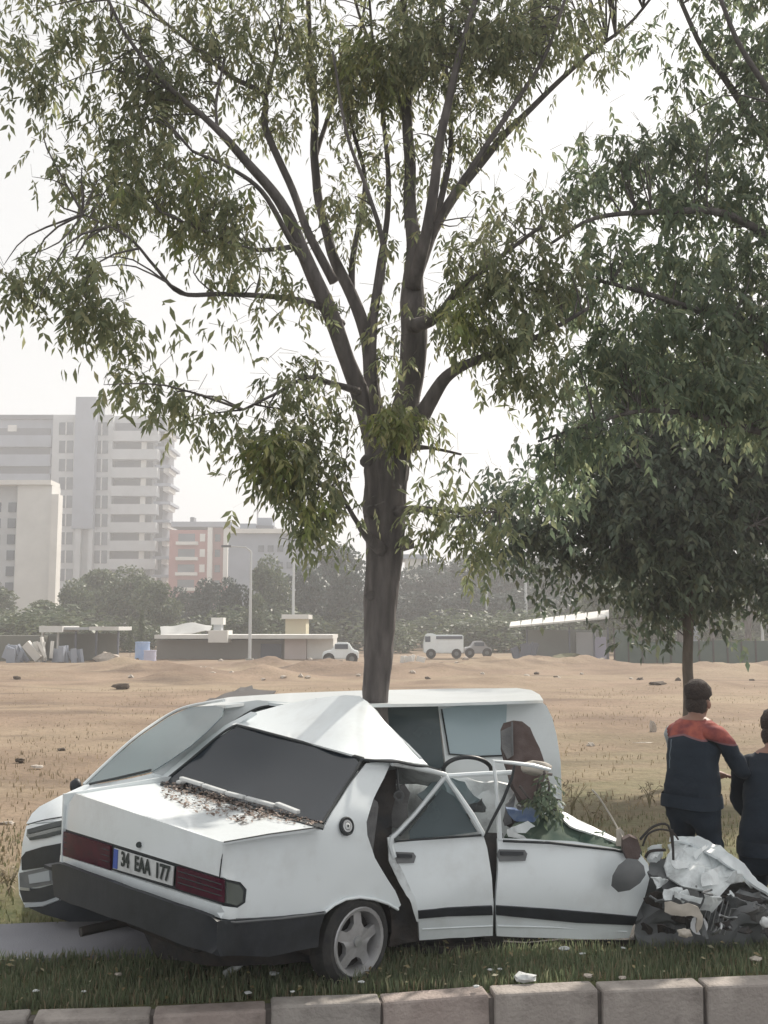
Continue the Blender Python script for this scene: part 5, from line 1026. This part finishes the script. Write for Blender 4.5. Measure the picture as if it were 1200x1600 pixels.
blobs_big = [ # px, py, rx, ry, weight, dY
 (160, 60, 110, 55, .6, -.6), (40, 110, 70, 60, .45, -.9), (20, 30, 40, 50, .4, -.9), (60, 200, 40, 30, .15, -1), (250, 130, 90, 70, .9, -.6), (180, 200, 70, 50, .7, -.7), (250, 260, 90, 60, 1.0, -.7), (330, 330, 90, 55, 1.1, -.6), (200, 320, 70, 45, .9, -.8), (120, 260, 45, 45, .45, -.9),
 (280, 60, 90, 60, .45, -.4), (380, 70, 80, 70, .9, -.1), (470, 50, 80, 70, 1.0, .3), (430, 160, 70, 60, .6, .2), (540, 120, 70, 80, .7, .5), (600, 90, 90, 70, 1.5, .3), (680, 60, 100, 70, 1.6, -.2), (780, 60, 90, 70, 1.4, -.2), (860, 30, 80, 50, 1.1, 0), (940, 60, 60, 50, .5, .5),
 (560, 240, 70, 70, .5, .6), (520, 330, 60, 60, .4, .3), (600, 350, 60, 70, .35, -.2), (640, 250, 60, 70, .35, .2), (720, 180, 60, 60, .6, .2), (790, 160, 60, 50, .5, .3), (400, 400, 70, 40, .55, -.6), (330, 400, 60, 35, .5, -.8), (440, 440, 60, 30, .35, -.6), (380, 500, 60, 25, .12, -.7),
 (40, 430, 52, 42, 1.1, -1.1), (130, 425, 40, 40, .9, -1.1), (150, 480, 60, 50, 1.3, -1.1), (200, 540, 28, 30, .7, -1.1), (170, 350, 60, 25, .25, -1), (100, 340, 30, 20, .15, -1), (250, 515, 30, 14, .3, -1),
 (200, 590, 35, 22, .6, -1.1), (270, 620, 60, 30, .9, -1.1), (330, 660, 40, 25, .8, -1.1), (430, 600, 45, 30, .5, -.9), (480, 560, 40, 40, .4, -.7), (470, 640, 50, 40, .7, -.9), (500, 480, 40, 40, .3, -.5),
 (430, 700, 45, 48, 2.2, -1.0), (480, 720, 40, 40, 1.2, -1), (490, 790, 40, 45, 1.5, -.9), (530, 760, 28, 40, .8, -.6), (480, 845, 28, 22, .7, -.9), (545, 830, 16, 30, .4, -.4),
 (520, 640, 40, 40, .5, -.6), (610, 520, 40, 70, .3, -.3), (620, 650, 48, 34, 1.3, -.55), (640, 690, 30, 20, .5, -.6), (560, 670, 20, 20, .3, -.6),
 (700, 705, 34, 16, .3, -.7), (690, 770, 40, 22, .3, -.7), (690, 815, 55, 28, .9, -.8), (745, 830, 45, 32, 1.1, -.8), (720, 600, 24, 50, .12, -.5), (750, 640, 14, 22, .2, -.6),
 (760, 420, 70, 50, 1.2, -.6), (730, 500, 50, 50, 1.0, -.5), (800, 520, 70, 45, 1.2, -.6), (770, 340, 60, 50, .5, -.3), (850, 330, 60, 50, .6, -.4), (850, 430, 60, 60, 1.0, -.6), (700, 400, 30, 40, .5, -.4), (790, 580, 50, 30, .8, -.6), (850, 585, 60, 30, .8, -.6), (590, 440, 40, 50, .25, .3),
 (300, -90, 200, 90, .7, 0), (600, -120, 200, 110, 1.0, 0), (850, -120, 180, 100, .9, .2), (500, -260, 260, 90, .7, 0), (700, -330, 200, 90, .7, 0), (80, -60, 120, 70, .6, -.6)]
def make_crown(tree, blobs, Y0, dens, L_, Wd, sl, m, n_cl, frac, droop=.7, cl=.09, twn=260, nleaf=9, rtw=.005):
    p = blob_points(blobs, Y0, dens); p = clumped(p, n_cl, cl, frac)
    V = sprays(p, nleaf, L_, Wd, sl, droop); I = np.arange(len(V)//4)[:, None]*4
    o = tag(np_mesh('crown', V, I+np.array([[0, 1, 2, 3]]), m, tree), kind='stuff')
    S = stalks(p, sl*.9); I = np.arange(len(S)//4)[:, None]*4; tag(np_mesh('leaf_stalks', S, I+np.array([[0, 1, 2, 3]]), M['bark'], tree), kind='stuff')
    if twn:
        bm = bmesh.new(); twigs_to(bm, allb, p[rng.integers(0, len(p), twn)], rtw); tag(finish(bm, 'twigs', M['bark'], tree, smooth=True), kind='stuff')
    return p, len(V)//4
pb, nl = make_crown(big, blobs_big, TY, .0080, .070, .023, .14, M['leaf'], 1500, .62, .8, .10, 420, 9)
yb = [(430, 700, 44, 46, 1.2, -1.15), (620, 650, 44, 30, 1.2, -.75), (600, 100, 80, 60, .8, .1), (720, 470, 24, 60, .7, -.8), (480, 790, 30, 40, .4, -1.1), (280, 300, 120, 60, .12, -1)]
p2_ = blob_points(yb, TY, .0062); V = sprays(p2_, 9, .078, .024, .15, .8); I = np.arange(len(V)//4)[:, None]*4; tag(np_mesh('fresh_foliage', V, I+np.array([[0, 1, 2, 3]]), M['leafyel'], big), kind='stuff')['label'] = 'fresher yellow green leaf clumps'
edge = blob_points([(270, 520, 130, 60, .5, -1.1), (250, 640, 90, 30, .6, -1.15), (700, 790, 100, 60, .6, -.9), (110, 540, 60, 40, .3, -1.15)], TY, .0062); single_leaves(big, edge, M['leaf'], n=220)
print('big leaves', nl)

# --- the next roadside tree, its trunk just outside the right edge of the view
RY = 7.6
rx = P(1345, 1200, RY).x
side = empty('tree', (rx, RY, 0), 'dark leafy roadside tree whose branches hang in from the upper right corner', 'tree')
bm = bmesh.new(); pp, rr = limb_pts([(1345, 1440, 60, 0), (1342, 1100, 50, 0), (1338, 800, 48, 0), (1330, 560, 42, 0), (1320, 300, 30, 0), (1310, 50, 20, 0), (1300, -200, 10, 0)], RY, 5, .03); add_tube(bm, pp, rr, 14); finish(bm, 'trunk', M['bark'], side, smooth=True, angle=180)
allb = list(pp)
for l in [[(1336, 700, 26, 0), (1260, 600, 18, -.2), (1160, 520, 13, -.4), (1050, 470, 9, -.6), (940, 440, 6, -.7)], [(1332, 560, 26, 0), (1250, 420, 18, -.2), (1150, 340, 13, -.4), (1040, 330, 10, -.5), (930, 340, 7, -.6), (860, 380, 5, -.7)], [(1324, 400, 22, 0), (1240, 280, 15, .1), (1160, 160, 12, .2), (1090, 60, 8, .2), (1040, -60, 6, .2)], [(1326, 460, 22, 0), (1230, 200, 12, -.5), (1150, 60, 8, -.8), (1100, -80, 6, -.9)], [(1338, 740, 24, 0), (1240, 690, 16, -.3), (1140, 660, 12, -.6), (1020, 640, 8, -.8), (930, 660, 5, -.9), (840, 690, 4, -.9)]]:
    bm = bmesh.new(); pts, rad = limb_pts(l, RY, 5, .04); add_tube(bm, pts, rad, 7); finish(bm, 'branch', M['bark'], side, smooth=True, angle=180); allb += pts
blobs_side = [(1120, 60, 80, 50, .55, .1), (1190, 90, 70, 70, .8, 0), (1060, 130, 60, 40, .4, .2), (1150, 200, 80, 50, 1.0, 0), (1060, 230, 80, 50, .8, -.2), (960, 250, 70, 50, .7, -.4), (900, 300, 60, 45, .6, -.5), (1140, 290, 90, 50, 1.1, -.3), (1040, 310, 70, 40, .9, -.4), (960, 400, 70, 50, .8, -.5), (1060, 410, 80, 50, .9, -.4), (1160, 400, 70, 60, 1.1, -.2), (900, 450, 60, 45, .8, -.6), (1190, 500, 60, 60, 1.2, -.3), (1100, 500, 80, 55, 1.2, -.5), (990, 510, 80, 50, 1.1, -.6), (1120, 600, 100, 50, 1.3, -.6), (1010, 590, 80, 40, 1.0, -.7), (930, 560, 60, 40, .9, -.7), (1200, 640, 70, 60, 1.2, -.4), (900, 690, 55, 30, .9, -.9), (850, 700, 45, 22, .5, -.9), (960, 670, 40, 30, .7, -.9), (850, 760, 60, 36, .6, -.9), (1000, 60, 50, 40, .3, .3),
 (1300, 100, 120, 140, .9, 0), (1320, 380, 110, 140, .9, 0), (1200, -100, 200, 100, .9, 0), (1420, 200, 120, 240, .7, .3), (1320, 650, 110, 100, .8, 0), (1450, 560, 120, 140, .6, .3)]
ps, nl = make_crown(side, blobs_side, RY, .0098, .080, .028, .15, M['leafmid'], 1500, .45, .7, .11, 300, 9)
single_leaves(side, blob_points([(880, 690, 90, 40, .8, -1.0), (980, 650, 50, 40, .5, -1.0)], RY, .0062), M['leafdark'], .09, .028, 110)
print('side leaves', nl)

# --- young dense tree standing in the field verge behind the person
YY = 13.0
y0 = P(1075, 1100, YY)
yng = empty('tree', (y0.x, YY, 0), 'smaller dense dark green tree with thin pale trunk behind the man', 'tree')
bm = bmesh.new(); pp, rr = limb_pts([(1077, 1230, 24, 0), (1076, 1100, 17, 0), (1075, 1000, 15, 0), (1076, 940, 18, 0), (1080, 850, 14, 0), (1085, 740, 10, 0), (1090, 620, 6, 0)], YY, 4, .02); add_tube(bm, pp, rr, 10); finish(bm, 'trunk', M['bark2'], yng, smooth=True, angle=180)
allb = list(pp)
for l in [[(1077, 930, 11, 0), (1030, 880, 8, .1), (970, 850, 6, .3), (900, 830, 4, .4)], [(1078, 900, 10, 0), (1120, 850, 7, -.2), (1180, 820, 5, -.4)], [(1080, 850, 9, 0), (1040, 780, 6, -.5), (990, 720, 4, -.7)], [(1082, 800, 8, 0), (1120, 740, 6, .4), (1150, 680, 4, .6)]]:
    bm = bmesh.new(); pts, rad = limb_pts(l, YY, 4, .04); add_tube(bm, pts, rad, 6); finish(bm, 'branch', M['bark2'], yng, smooth=True, angle=180); allb += pts
blobs_y = [(740, 800, 40, 24, .8, 0), (790, 770, 50, 30, .8, 0), (900, 700, 50, 40, .9, 0), (960, 650, 60, 40, .9, 0), (1050, 580, 90, 50, 1.0, 0), (1150, 590, 80, 60, 1.0, 0), (860, 890, 40, 20, .6, 0), (1060, 700, 100, 60, 1.6, 0), (1000, 740, 80, 60, 1.7, -.2), (950, 790, 70, 50, 1.6, -.2), (1060, 790, 100, 60, 1.8, -.3), (1150, 720, 80, 60, 1.6, 0), (1150, 800, 80, 60, 1.6, .2), (880, 820, 70, 40, 1.3, .1), (820, 830, 55, 32, 1.0, .2), (950, 860, 80, 35, 1.2, 0), (1040, 870, 90, 45, 1.3, -.2), (1130, 880, 80, 40, 1.1, 0), (1060, 920, 70, 28, 1.2, 0), (1000, 935, 60, 18, .9, .1), (1120, 930, 70, 22, .9, .2), (1060, 640, 70, 40, 1.0, 0), (1190, 900, 60, 30, .9, 0), (1230, 780, 80, 90, 1.2, .3), (1190, 660, 60, 50, 1.0, .2), (770, 850, 40, 24, .6, .3)]
py_, nl = make_crown(yng, blobs_y, YY, .0175, .125, .052, .24, M['leafdark'], 260, .55, .5, .30, 120, 7, .006)
print('young leaves', nl)

# ================================================================== SMALL THINGS ON THE GROUND
pc = Z(364, 1514, .03); pipe = empty('broken_pipe', (pc.x, pc.y, 0), 'short white broken plastic tube lying in the grass by the rear wheel', 'pipe piece')
a, b = P(349, 1524, pc.y-.02), P(382, 1500, pc.y+.03); tube('tube_wall', [a, a.lerp(b, .5)+Vector((0, 0, -.008)), b], [.022, .021, .018], M['plate'], pipe, 12)
tube('dark_end', [a+(a-b).normalized()*.004, a+(a-b).normalized()*.001], .017, M['ink'], pipe, 12)
def chunk(px, py, wpx, m, label, name='plastic_scrap', cat='scrap', sq=(1, .7, .35), z=.03):
    p = Z(px, py, z); bm = bmesh.new(); ico(bm, (0, 0, 0), wpx/2*p.y/FPX, 2, .6, sq, 5); o = finish(bm, name, m, smooth=True, angle=25); o.location = p; return tag(o, label, cat)
chunk(820, 1527, 36, M['plate'], 'white torn scrap lying on the grass at the kerb below the front door')
for px, py, w, lb in [(56, 1548, 10, 'small white chip in the grass at far left'), (131, 1549, 8, 'white chip in the grass right of the leftmost one'), (388, 1551, 11, 'upright white chip right below the broken tube'), (457, 1549, 7, 'tiny white chip left of the rear wheel near the kerb'), (428, 1521, 14, 'pale flat fragment between the broken tube and the wheel'), (766, 1515, 9, 'left of two small white crumbs left of the torn scrap'), (781, 1514, 8, 'right of two small white crumbs left of the torn scrap'), (744, 1541, 10, 'pale crumb resting on the kerb edge'), (882, 1482, 16, 'pale sliver under the sill of the front door'), (910, 1490, 9, 'pale crumb right of the sliver under the front door'), (918, 1524, 14, 'light stone on the kerb under the wing mirror'), (974, 1481, 8, 'crumb under the end of the front door'), (1180, 1498, 18, 'pale stone at the right end of the grass'), (497, 1515, 14, 'pale scrap standing against the left of the rear wheel'), (565, 1534, 10, 'pale chip right of the rear wheel foot'), (972, 1527, 12, 'dull stone on the kerb before the wreck front'), (185, 1522, 12, 'grey chip at the back of the grass left')]:
    chunk(px, py, w, M['stone'] if 'stone' in lb or 'grey' in lb else M['plate'], lb)
# broken leafy branch caught on the wreck
brc = P(850, 1235, 6.5); br = empty('broken_branch', brc, 'broken leafy branch lying over the wreck beside the brown seat', 'branch')
bm = bmesh.new(); 
for pts in [[(812, 1228), (830, 1250), (855, 1262), (880, 1268)], [(850, 1205), (858, 1230), (850, 1262)], [(862, 1210), (846, 1212), (838, 1236)], [(840, 1232), (858, 1246), (876, 1250)]]: add_tube(bm, catmull([P(x, y, 6.46+rng.uniform(-.05, .05)) for x, y in pts], 4), [.010-.0006*i for i in range(4*(len(pts)-1)+1)], 5)
finish(bm, 'stem', M['bark'], br, smooth=True)
q = blob_points([(846, 1246, 26, 18, 5, 0), (866, 1262, 16, 10, 5, 0), (860, 1216, 12, 14, 4, 0)], 6.46, .0062); V = sprays(q, 5, .05, .022, .06, .5); I = np.arange(len(V)//4)[:, None]*4; np_mesh('foliage', V, I+np.array([[0, 1, 2, 3]]), M['leafdark'], br)
# plants in the field: thin weeds seen between car and person
M['weed'] = mat('weed_stem', (.22, .19, .11), .9)
def weed(px, py, hpx, label):
    p = Z(px, py, 0); h = hpx*p.y/FPX; e = empty('weed', p, label, 'weed'); bm = bmesh.new()
    for k in range(6): a = rng.uniform(0, 6.28); add_tube(bm, catmull([p, p+Vector((math.cos(a)*h*.12, math.sin(a)*h*.1, h*.5)), p+Vector((math.cos(a)*h*.4, math.sin(a)*h*.3, h*rng.uniform(.7, 1)))], 3), [.006, .005, .005, .004, .003, .003, .002], 4)
    finish(bm, 'stems', M['weed'], e); c = [p+Vector((rng.normal(0, .15*h), rng.normal(0, .15*h), h*rng.uniform(.4, 1))) for _ in range(16)]; V = sprays(np.array([list(v) for v in c]), 5, .05, .014, .05, -.2); I = np.arange(len(V)//4)[:, None]*4; np_mesh('leaves', V, I+np.array([[0, 1, 2, 3]]), M['drygrass'], e)
weed(892, 1285, 62, 'dry weed just right of the estate car rear'); weed(925, 1300, 58, 'taller dry weed behind the wreck dashboard'); weed(14, 1400, 40, 'dry weed in front of the hatchback nose at left edge'); weed(1015, 1262, 40, 'pale weed left of the man at waist height')
# dark tarpaulin patch on a spoil heap behind the estate roof
o = sheet('tarpaulin', [(322, 1094), (345, 1086), (392, 1071), (398, 1076), (430, 1078), (428, 1086), (380, 1094)], lambda x, y: Z(x, y, .10), M['under'], None, step=8, thick=.03, dent=.07, dsc=.9, base=True); tag(o, 'dark ragged sheet lying on the soil beyond the hatchback roof', 'tarpaulin')

# ================================================================== PEOPLE
def skin_body(name, J, Eg, rad, parent, root=0, sub=2):
    me = bpy.data.meshes.new(name); me.from_pydata([tuple(J[k]) for k in J], [(list(J).index(a), list(J).index(b)) for a, b in Eg], []); o = bpy.data.objects.new(name, me); COL.objects.link(o)
    sm = o.modifiers.new('skin', 'SKIN'); sl = me.skin_vertices[0].data
    for i, k in enumerate(J): sl[i].radius = rad[k] if hasattr(rad[k], '__len__') else (rad[k], rad[k]); sl[i].use_root = (i == root)
    s = o.modifiers.new('sub', 'SUBSURF'); s.levels = sub; s.render_levels = sub
    dg = bpy.context.evaluated_depsgraph_get(); dg.update(); nm = bpy.data.meshes.new_from_object(o.evaluated_get(dg)); bpy.data.objects.remove(o)
    return nm
def jacket_mat(zy, s):
    """navy jacket with a red shoulder yoke, a pale piping line under it and one pale stripe down the back"""
    m = mat('navy_red_jacket', (.006, .013, .024), .9, var=(.012, .022, .036), vscale=5, bump=.3, bscale=18); N = m.node_tree.nodes; L = m.node_tree.links; b = N['Principled BSDF']
    old = b.inputs['Base Color'].links[0].from_socket; tc = N.new('ShaderNodeTexCoord'); sx = N.new('ShaderNodeSeparateXYZ'); L.new(tc.outputs['Object'], sx.inputs[0])
    ab = N.new('ShaderNodeMath'); ab.operation = 'ABSOLUTE'; L.new(sx.outputs['X'], ab.inputs[0]); ml = N.new('ShaderNodeMath'); ml.operation = 'MULTIPLY_ADD'; L.new(ab.outputs[0], ml.inputs[0]); ml.inputs[1].default_value = .22; L.new(sx.outputs['Z'], ml.inputs[2])
    def band(src, lo, hi):
        a = N.new('ShaderNodeMath'); a.operation = 'GREATER_THAN'; L.new(src, a.inputs[0]); a.inputs[1].default_value = lo
        c = N.new('ShaderNodeMath'); c.operation = 'LESS_THAN'; L.new(src, c.inputs[0]); c.inputs[1].default_value = hi
        d = N.new('ShaderNodeMath'); d.operation = 'MULTIPLY'; L.new(a.outputs[0], d.inputs[0]); L.new(c.outputs[0], d.inputs[1]); return d.outputs[0]
    def put(f, cur, col):
        x = N.new('ShaderNodeMix'); x.data_type = 'RGBA'; L.new(f, x.inputs[0]); L.new(cur, x.inputs[6]); x.inputs[7].default_value = (*col, 1); return x.outputs[2]
    nzj = N.new('ShaderNodeTexNoise'); nzj.inputs['Scale'].default_value = 14; nzj.inputs['Detail'].default_value = 6; L.new(tc.outputs['Object'], nzj.inputs['Vector']); rj = N.new('ShaderNodeValToRGB'); rj.color_ramp.elements[0].position = .35; rj.color_ramp.elements[0].color = (.17, .045, .05, 1); rj.color_ramp.elements[1].position = .7; rj.color_ramp.elements[1].color = (.42, .11, .075, 1); L.new(nzj.outputs[0], rj.inputs[0])
    xr = N.new('ShaderNodeMix'); xr.data_type = 'RGBA'; L.new(band(ml.outputs[0], zy, 9), xr.inputs[0]); L.new(old, xr.inputs[6]); L.new(rj.outputs[0], xr.inputs[7]); c = xr.outputs[2]
    c = put(band(ml.outputs[0], zy, zy+.012), c, (.22, .11, .12))
    st = N.new('ShaderNodeMath'); st.operation = 'MULTIPLY'; L.new(band(sx.outputs['X'], -.105*s, -.092*s), st.inputs[0]); L.new(band(sx.outputs['Z'], zy-.24*s, zy-.03), st.inputs[1]); c = put(st.outputs[0], c, (.12, .15, .18))
    L.new(c, b.inputs['Base Color']); return m
def person(base, face, H, label, lean=.12, yoke=True, arm_fwd=.35, crouch=0.0, cap=True):
    """base: feet; face: heading in radians; built facing +Y then turned"""
    e = empty('person', base, label, 'person', rz=face-math.pi/2)
    s = H/1.75; 
    def v(x, y, z): return Vector((x, y, z))*s
    ly = lean; hz = .93-crouch
    J = {'pelvis': v(0, 0, hz), 'waist': v(0, ly*.25, hz+.16), 'chest': v(0, ly*.7, hz+.36), 'collar': v(0, ly*1.0, hz+.50), 'neck': v(0, ly*1.15, hz+.575), 'head': v(0, ly*1.3+.03, hz+.66), 'crown': v(0, ly*1.4+.02, hz+.765)}
    rad = {'pelvis': (.215*s, .175*s), 'waist': (.20*s, .17*s), 'chest': (.225*s, .17*s), 'collar': (.12*s, .085*s), 'neck': (.058*s, .058*s), 'head': (.078*s, .092*s), 'crown': (.074*s, .085*s)}
    Eg = [('pelvis', 'waist'), ('waist', 'chest'), ('chest', 'collar'), ('collar', 'neck'), ('neck', 'head'), ('head', 'crown')]
    for t, sx in (('l', -1), ('r', 1)):
        J['hip'+t] = v(sx*.11, 0, hz-.10); J['knee'+t] = v(sx*.12, .05+crouch*.8, .50-crouch*.3); J['ank'+t] = v(sx*.13, -.02, .09); J['toe'+t] = v(sx*.15, .16, .045)
        J['sh'+t] = v(sx*.215, ly*.95, hz+.45); J['elb'+t] = v(sx*.25, ly+.06+arm_fwd*.35, hz+.20); J['wri'+t] = v(sx*.16, ly+.10+arm_fwd, hz+.10); J['hand'+t] = v(sx*.14, ly+.18+arm_fwd, hz+.09)
        rad.update({'hip'+t: .12*s, 'knee'+t: .07*s, 'ank'+t: .05*s, 'toe'+t: .038*s, 'sh'+t: .075*s, 'elb'+t: .055*s, 'wri'+t: .036*s, 'hand'+t: (.036*s, .022*s)})
        Eg += [('pelvis', 'hip'+t), ('hip'+t, 'knee'+t), ('knee'+t, 'ank'+t), ('ank'+t, 'toe'+t), ('collar', 'sh'+t), ('sh'+t, 'elb'+t), ('elb'+t, 'wri'+t), ('wri'+t, 'hand'+t)]
        for k, (dx, ln) in enumerate([(-.027, .075), (-.009, .088), (.009, .082), (.026, .066)]):
            b = J['hand'+t]; f0 = b+v(dx, .03, 0); f1 = b+v(dx*1.15, .03+ln*.6, -.012); f2 = b+v(dx*1.2, .03+ln, -.035)
            J['f0%d' % k+t] = f0; J['f1%d' % k+t] = f1; J['f2%d' % k+t] = f2; rad.update({'f0%d' % k+t: .010*s, 'f1%d' % k+t: .009*s, 'f2%d' % k+t: .007*s}); Eg += [('hand'+t, 'f0%d' % k+t), ('f0%d' % k+t, 'f1%d' % k+t), ('f1%d' % k+t, 'f2%d' % k+t)]
        b = J['hand'+t]; J['th0'+t] = b+v(-sx*.035, .0, .0); J['th1'+t] = b+v(-sx*.055, .04, -.01); rad.update({'th0'+t: .011*s, 'th1'+t: .008*s}); Eg += [('hand'+t, 'th0'+t), ('th0'+t, 'th1'+t)]
    nm = skin_body('body', J, Eg, rad, e, sub=3)
    zc_ = J['collar'].z-.055*s
    nm.materials.append(jacket_mat(zc_, s) if yoke else M['cloth_navy'])
    for k in ('cloth_red', 'skin', 'hair', 'pale_grey'): nm.materials.append(M[k])
    zc = J['collar'].z; zn = J['neck'].z-.02*s; hands = [J['wril'], J['wrir']]
    for p in nm.polygons:
        c = p.center; i = 0
        if c.z > zn: i = 2
        if yoke and c.x < -.20*s and c.z > J['elbl'].z-.02*s and c.z < zc+.02*s and i < 2: i = 4  # pale grey upper sleeve paints in the sunlit highlight
        for w_ in hands:
            if c.y > w_.y+.01*s and abs(c.z-w_.z) < .12*s: i = 2
        if c.z < .12*s: i = 3
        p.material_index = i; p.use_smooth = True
    # folds in the cloth
    for vtx in nm.vertices:
        if vtx.co.z < zn-.02 and not any(vtx.co.y > w_.y-.04 and abs(vtx.co.z-w_.z) < .12 for w_ in hands): vtx.co += noise.noise_vector(vtx.co*7)*.016+noise.noise_vector(Vector((vtx.co.x*12, vtx.co.y*12, vtx.co.z*26)))*.008
    o = link('body', nm, None, e, world_co=False)
    hd = J['head']; cr = J['crown']
    # face
    bm = bmesh.new(); ico(bm, hd+v(0, .088, -.005), .015*s, 2, .1, (.65, 1.0, 1.3)); finish(bm, 'nose', M['skin'], o, smooth=True, world_co=False)
    for sx in (-1, 1):
        bm = bmesh.new(); ico(bm, hd+v(sx*.032, .078, .028), .008*s, 2, 0); finish(bm, 'eye', M['ink'], o, smooth=True, world_co=False)
        bm = bmesh.new(); ico(bm, hd+v(sx*.083, .0, .0), .03*s, 2, .1, (.35, .7, 1.0)); finish(bm, 'ear', M['skin'], o, smooth=True, world_co=False)
    bm = bmesh.new(); ico(bm, hd+v(0, .080, -.045), .018*s, 2, 0, (1.1, .35, .3)); finish(bm, 'mouth', M['seat'], o, smooth=True, world_co=False)
    # jacket hem and belt line
    hp = J['pelvis']; bm = bmesh.new(); hr = []
    for z_, k in ((.03, .96), (.0, .99), (-.06, 1.0), (-.065, .94)): hr.append([bm.verts.new(hp+Vector((math.cos(a)*.232*s*k*(1+.02*math.sin(5*a)), math.sin(a)*.195*s*k, z_*s+.006*math.sin(3*a)))) for a in np.linspace(0, 2*math.pi, 28, endpoint=False)])
    for a_, b_2 in zip(hr, hr[1:]):
        for i in range(28): bm.faces.new((a_[i], a_[(i+1) % 28], b_2[(i+1) % 28], b_2[i]))
    finish(bm, 'jacket_hem', M['cloth_navy'], o, smooth=True, world_co=False)
    # hair
    bm = bmesh.new(); ico(bm, cr+v(0, -.012, -.012), .108*s, 3, .14, (.86, 1.0, .86), 7)
    for vtx in bm.verts:
        if vtx.co.y > hd.y+.035 and vtx.co.z < hd.z+.06*s: vtx.co.y = hd.y+.035
    finish(bm, 'hair', M['hair'], o, smooth=True, world_co=False)
    bm = bmesh.new(); ico(bm, hd+v(0, -.04, .0), .088*s, 3, .1, (.95, .75, 1.0), 5); finish(bm, 'hair', M['hair'], o, smooth=True, world_co=False)
    if cap:
        bm = bmesh.new(); r1 = [(math.cos(a)*.098*s, math.sin(a)*.108*s) for a in np.linspace(0, 2*math.pi, 20, endpoint=False)]; rings = []
        for z_, k in ((.0, 1.0), (.05, 1.03), (.085, 1.04), (.095, .96)): rings.append([bm.verts.new(cr+v(0, 0, -.005)+Vector((x*k, y*k, z_*s))) for x, y in r1])
        for a, b in zip(rings, rings[1:]):
            for i in range(20): bm.faces.new((a[i], a[(i+1) % 20], b[(i+1) % 20], b[i]))
        bm.faces.new(rings[-1]); cp_ = finish(bm, 'cap', M['hair'], o, smooth=True, angle=40, world_co=False)
        bm = bmesh.new(); add_box(bm, cr+v(0, .125, .012), (.13*s, .07*s, .008*s), None, .003); finish(bm, 'peak', M['hair'], cp_, world_co=False)
    return e, o, J, s
pY = 6.78; pp0 = P(1082, 1300, pY); topz = P(1092, 1063, pY).z
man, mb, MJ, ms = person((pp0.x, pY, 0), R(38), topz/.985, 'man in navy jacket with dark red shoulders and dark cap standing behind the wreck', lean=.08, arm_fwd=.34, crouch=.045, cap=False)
# back and chest stripes on the jacket: hung on the body
for sx in (-1, 1):
    pts = [Vector((sx*.15, .10*.7-.10, .93+.38-.045))*ms, Vector((sx*.15, .0-.105, .93+.22-.045))*ms]
# sunlit sleeve highlight is painted: a grey white band on one arm
p2Y = 6.7; q0 = P(1208, 1300, p2Y); top2 = P(1200, 1140, p2Y).z
man2, mb2, _, _ = person((q0.x, p2Y, 0), R(62), 1.74, 'second person in dark clothes bending over the wreck at the right edge', lean=.20, yoke=False, arm_fwd=.02, crouch=.42, cap=False)

# ================================================================== HAZE
hz = bpy.data.materials.new('haze'); hz.use_nodes = True; hn = hz.node_tree.nodes; hl_ = hz.node_tree.links
for n in list(hn): hn.remove(n)
ho = hn.new('ShaderNodeOutputMaterial'); hv = hn.new('ShaderNodeVolumePrincipled'); hv.inputs['Color'].default_value = (.96, .97, 1.0, 1); hv.inputs['Density'].default_value = .0021; hv.inputs['Anisotropy'].default_value = .35
hl_.new(hv.outputs[0], ho.inputs['Volume'])
bm = bmesh.new(); add_box(bm, Vector((0, 110, 24.3)), (420, 300, 51.4)); 
hb = finish(bm, 'haze', hz); tag(hb, kind='stuff')
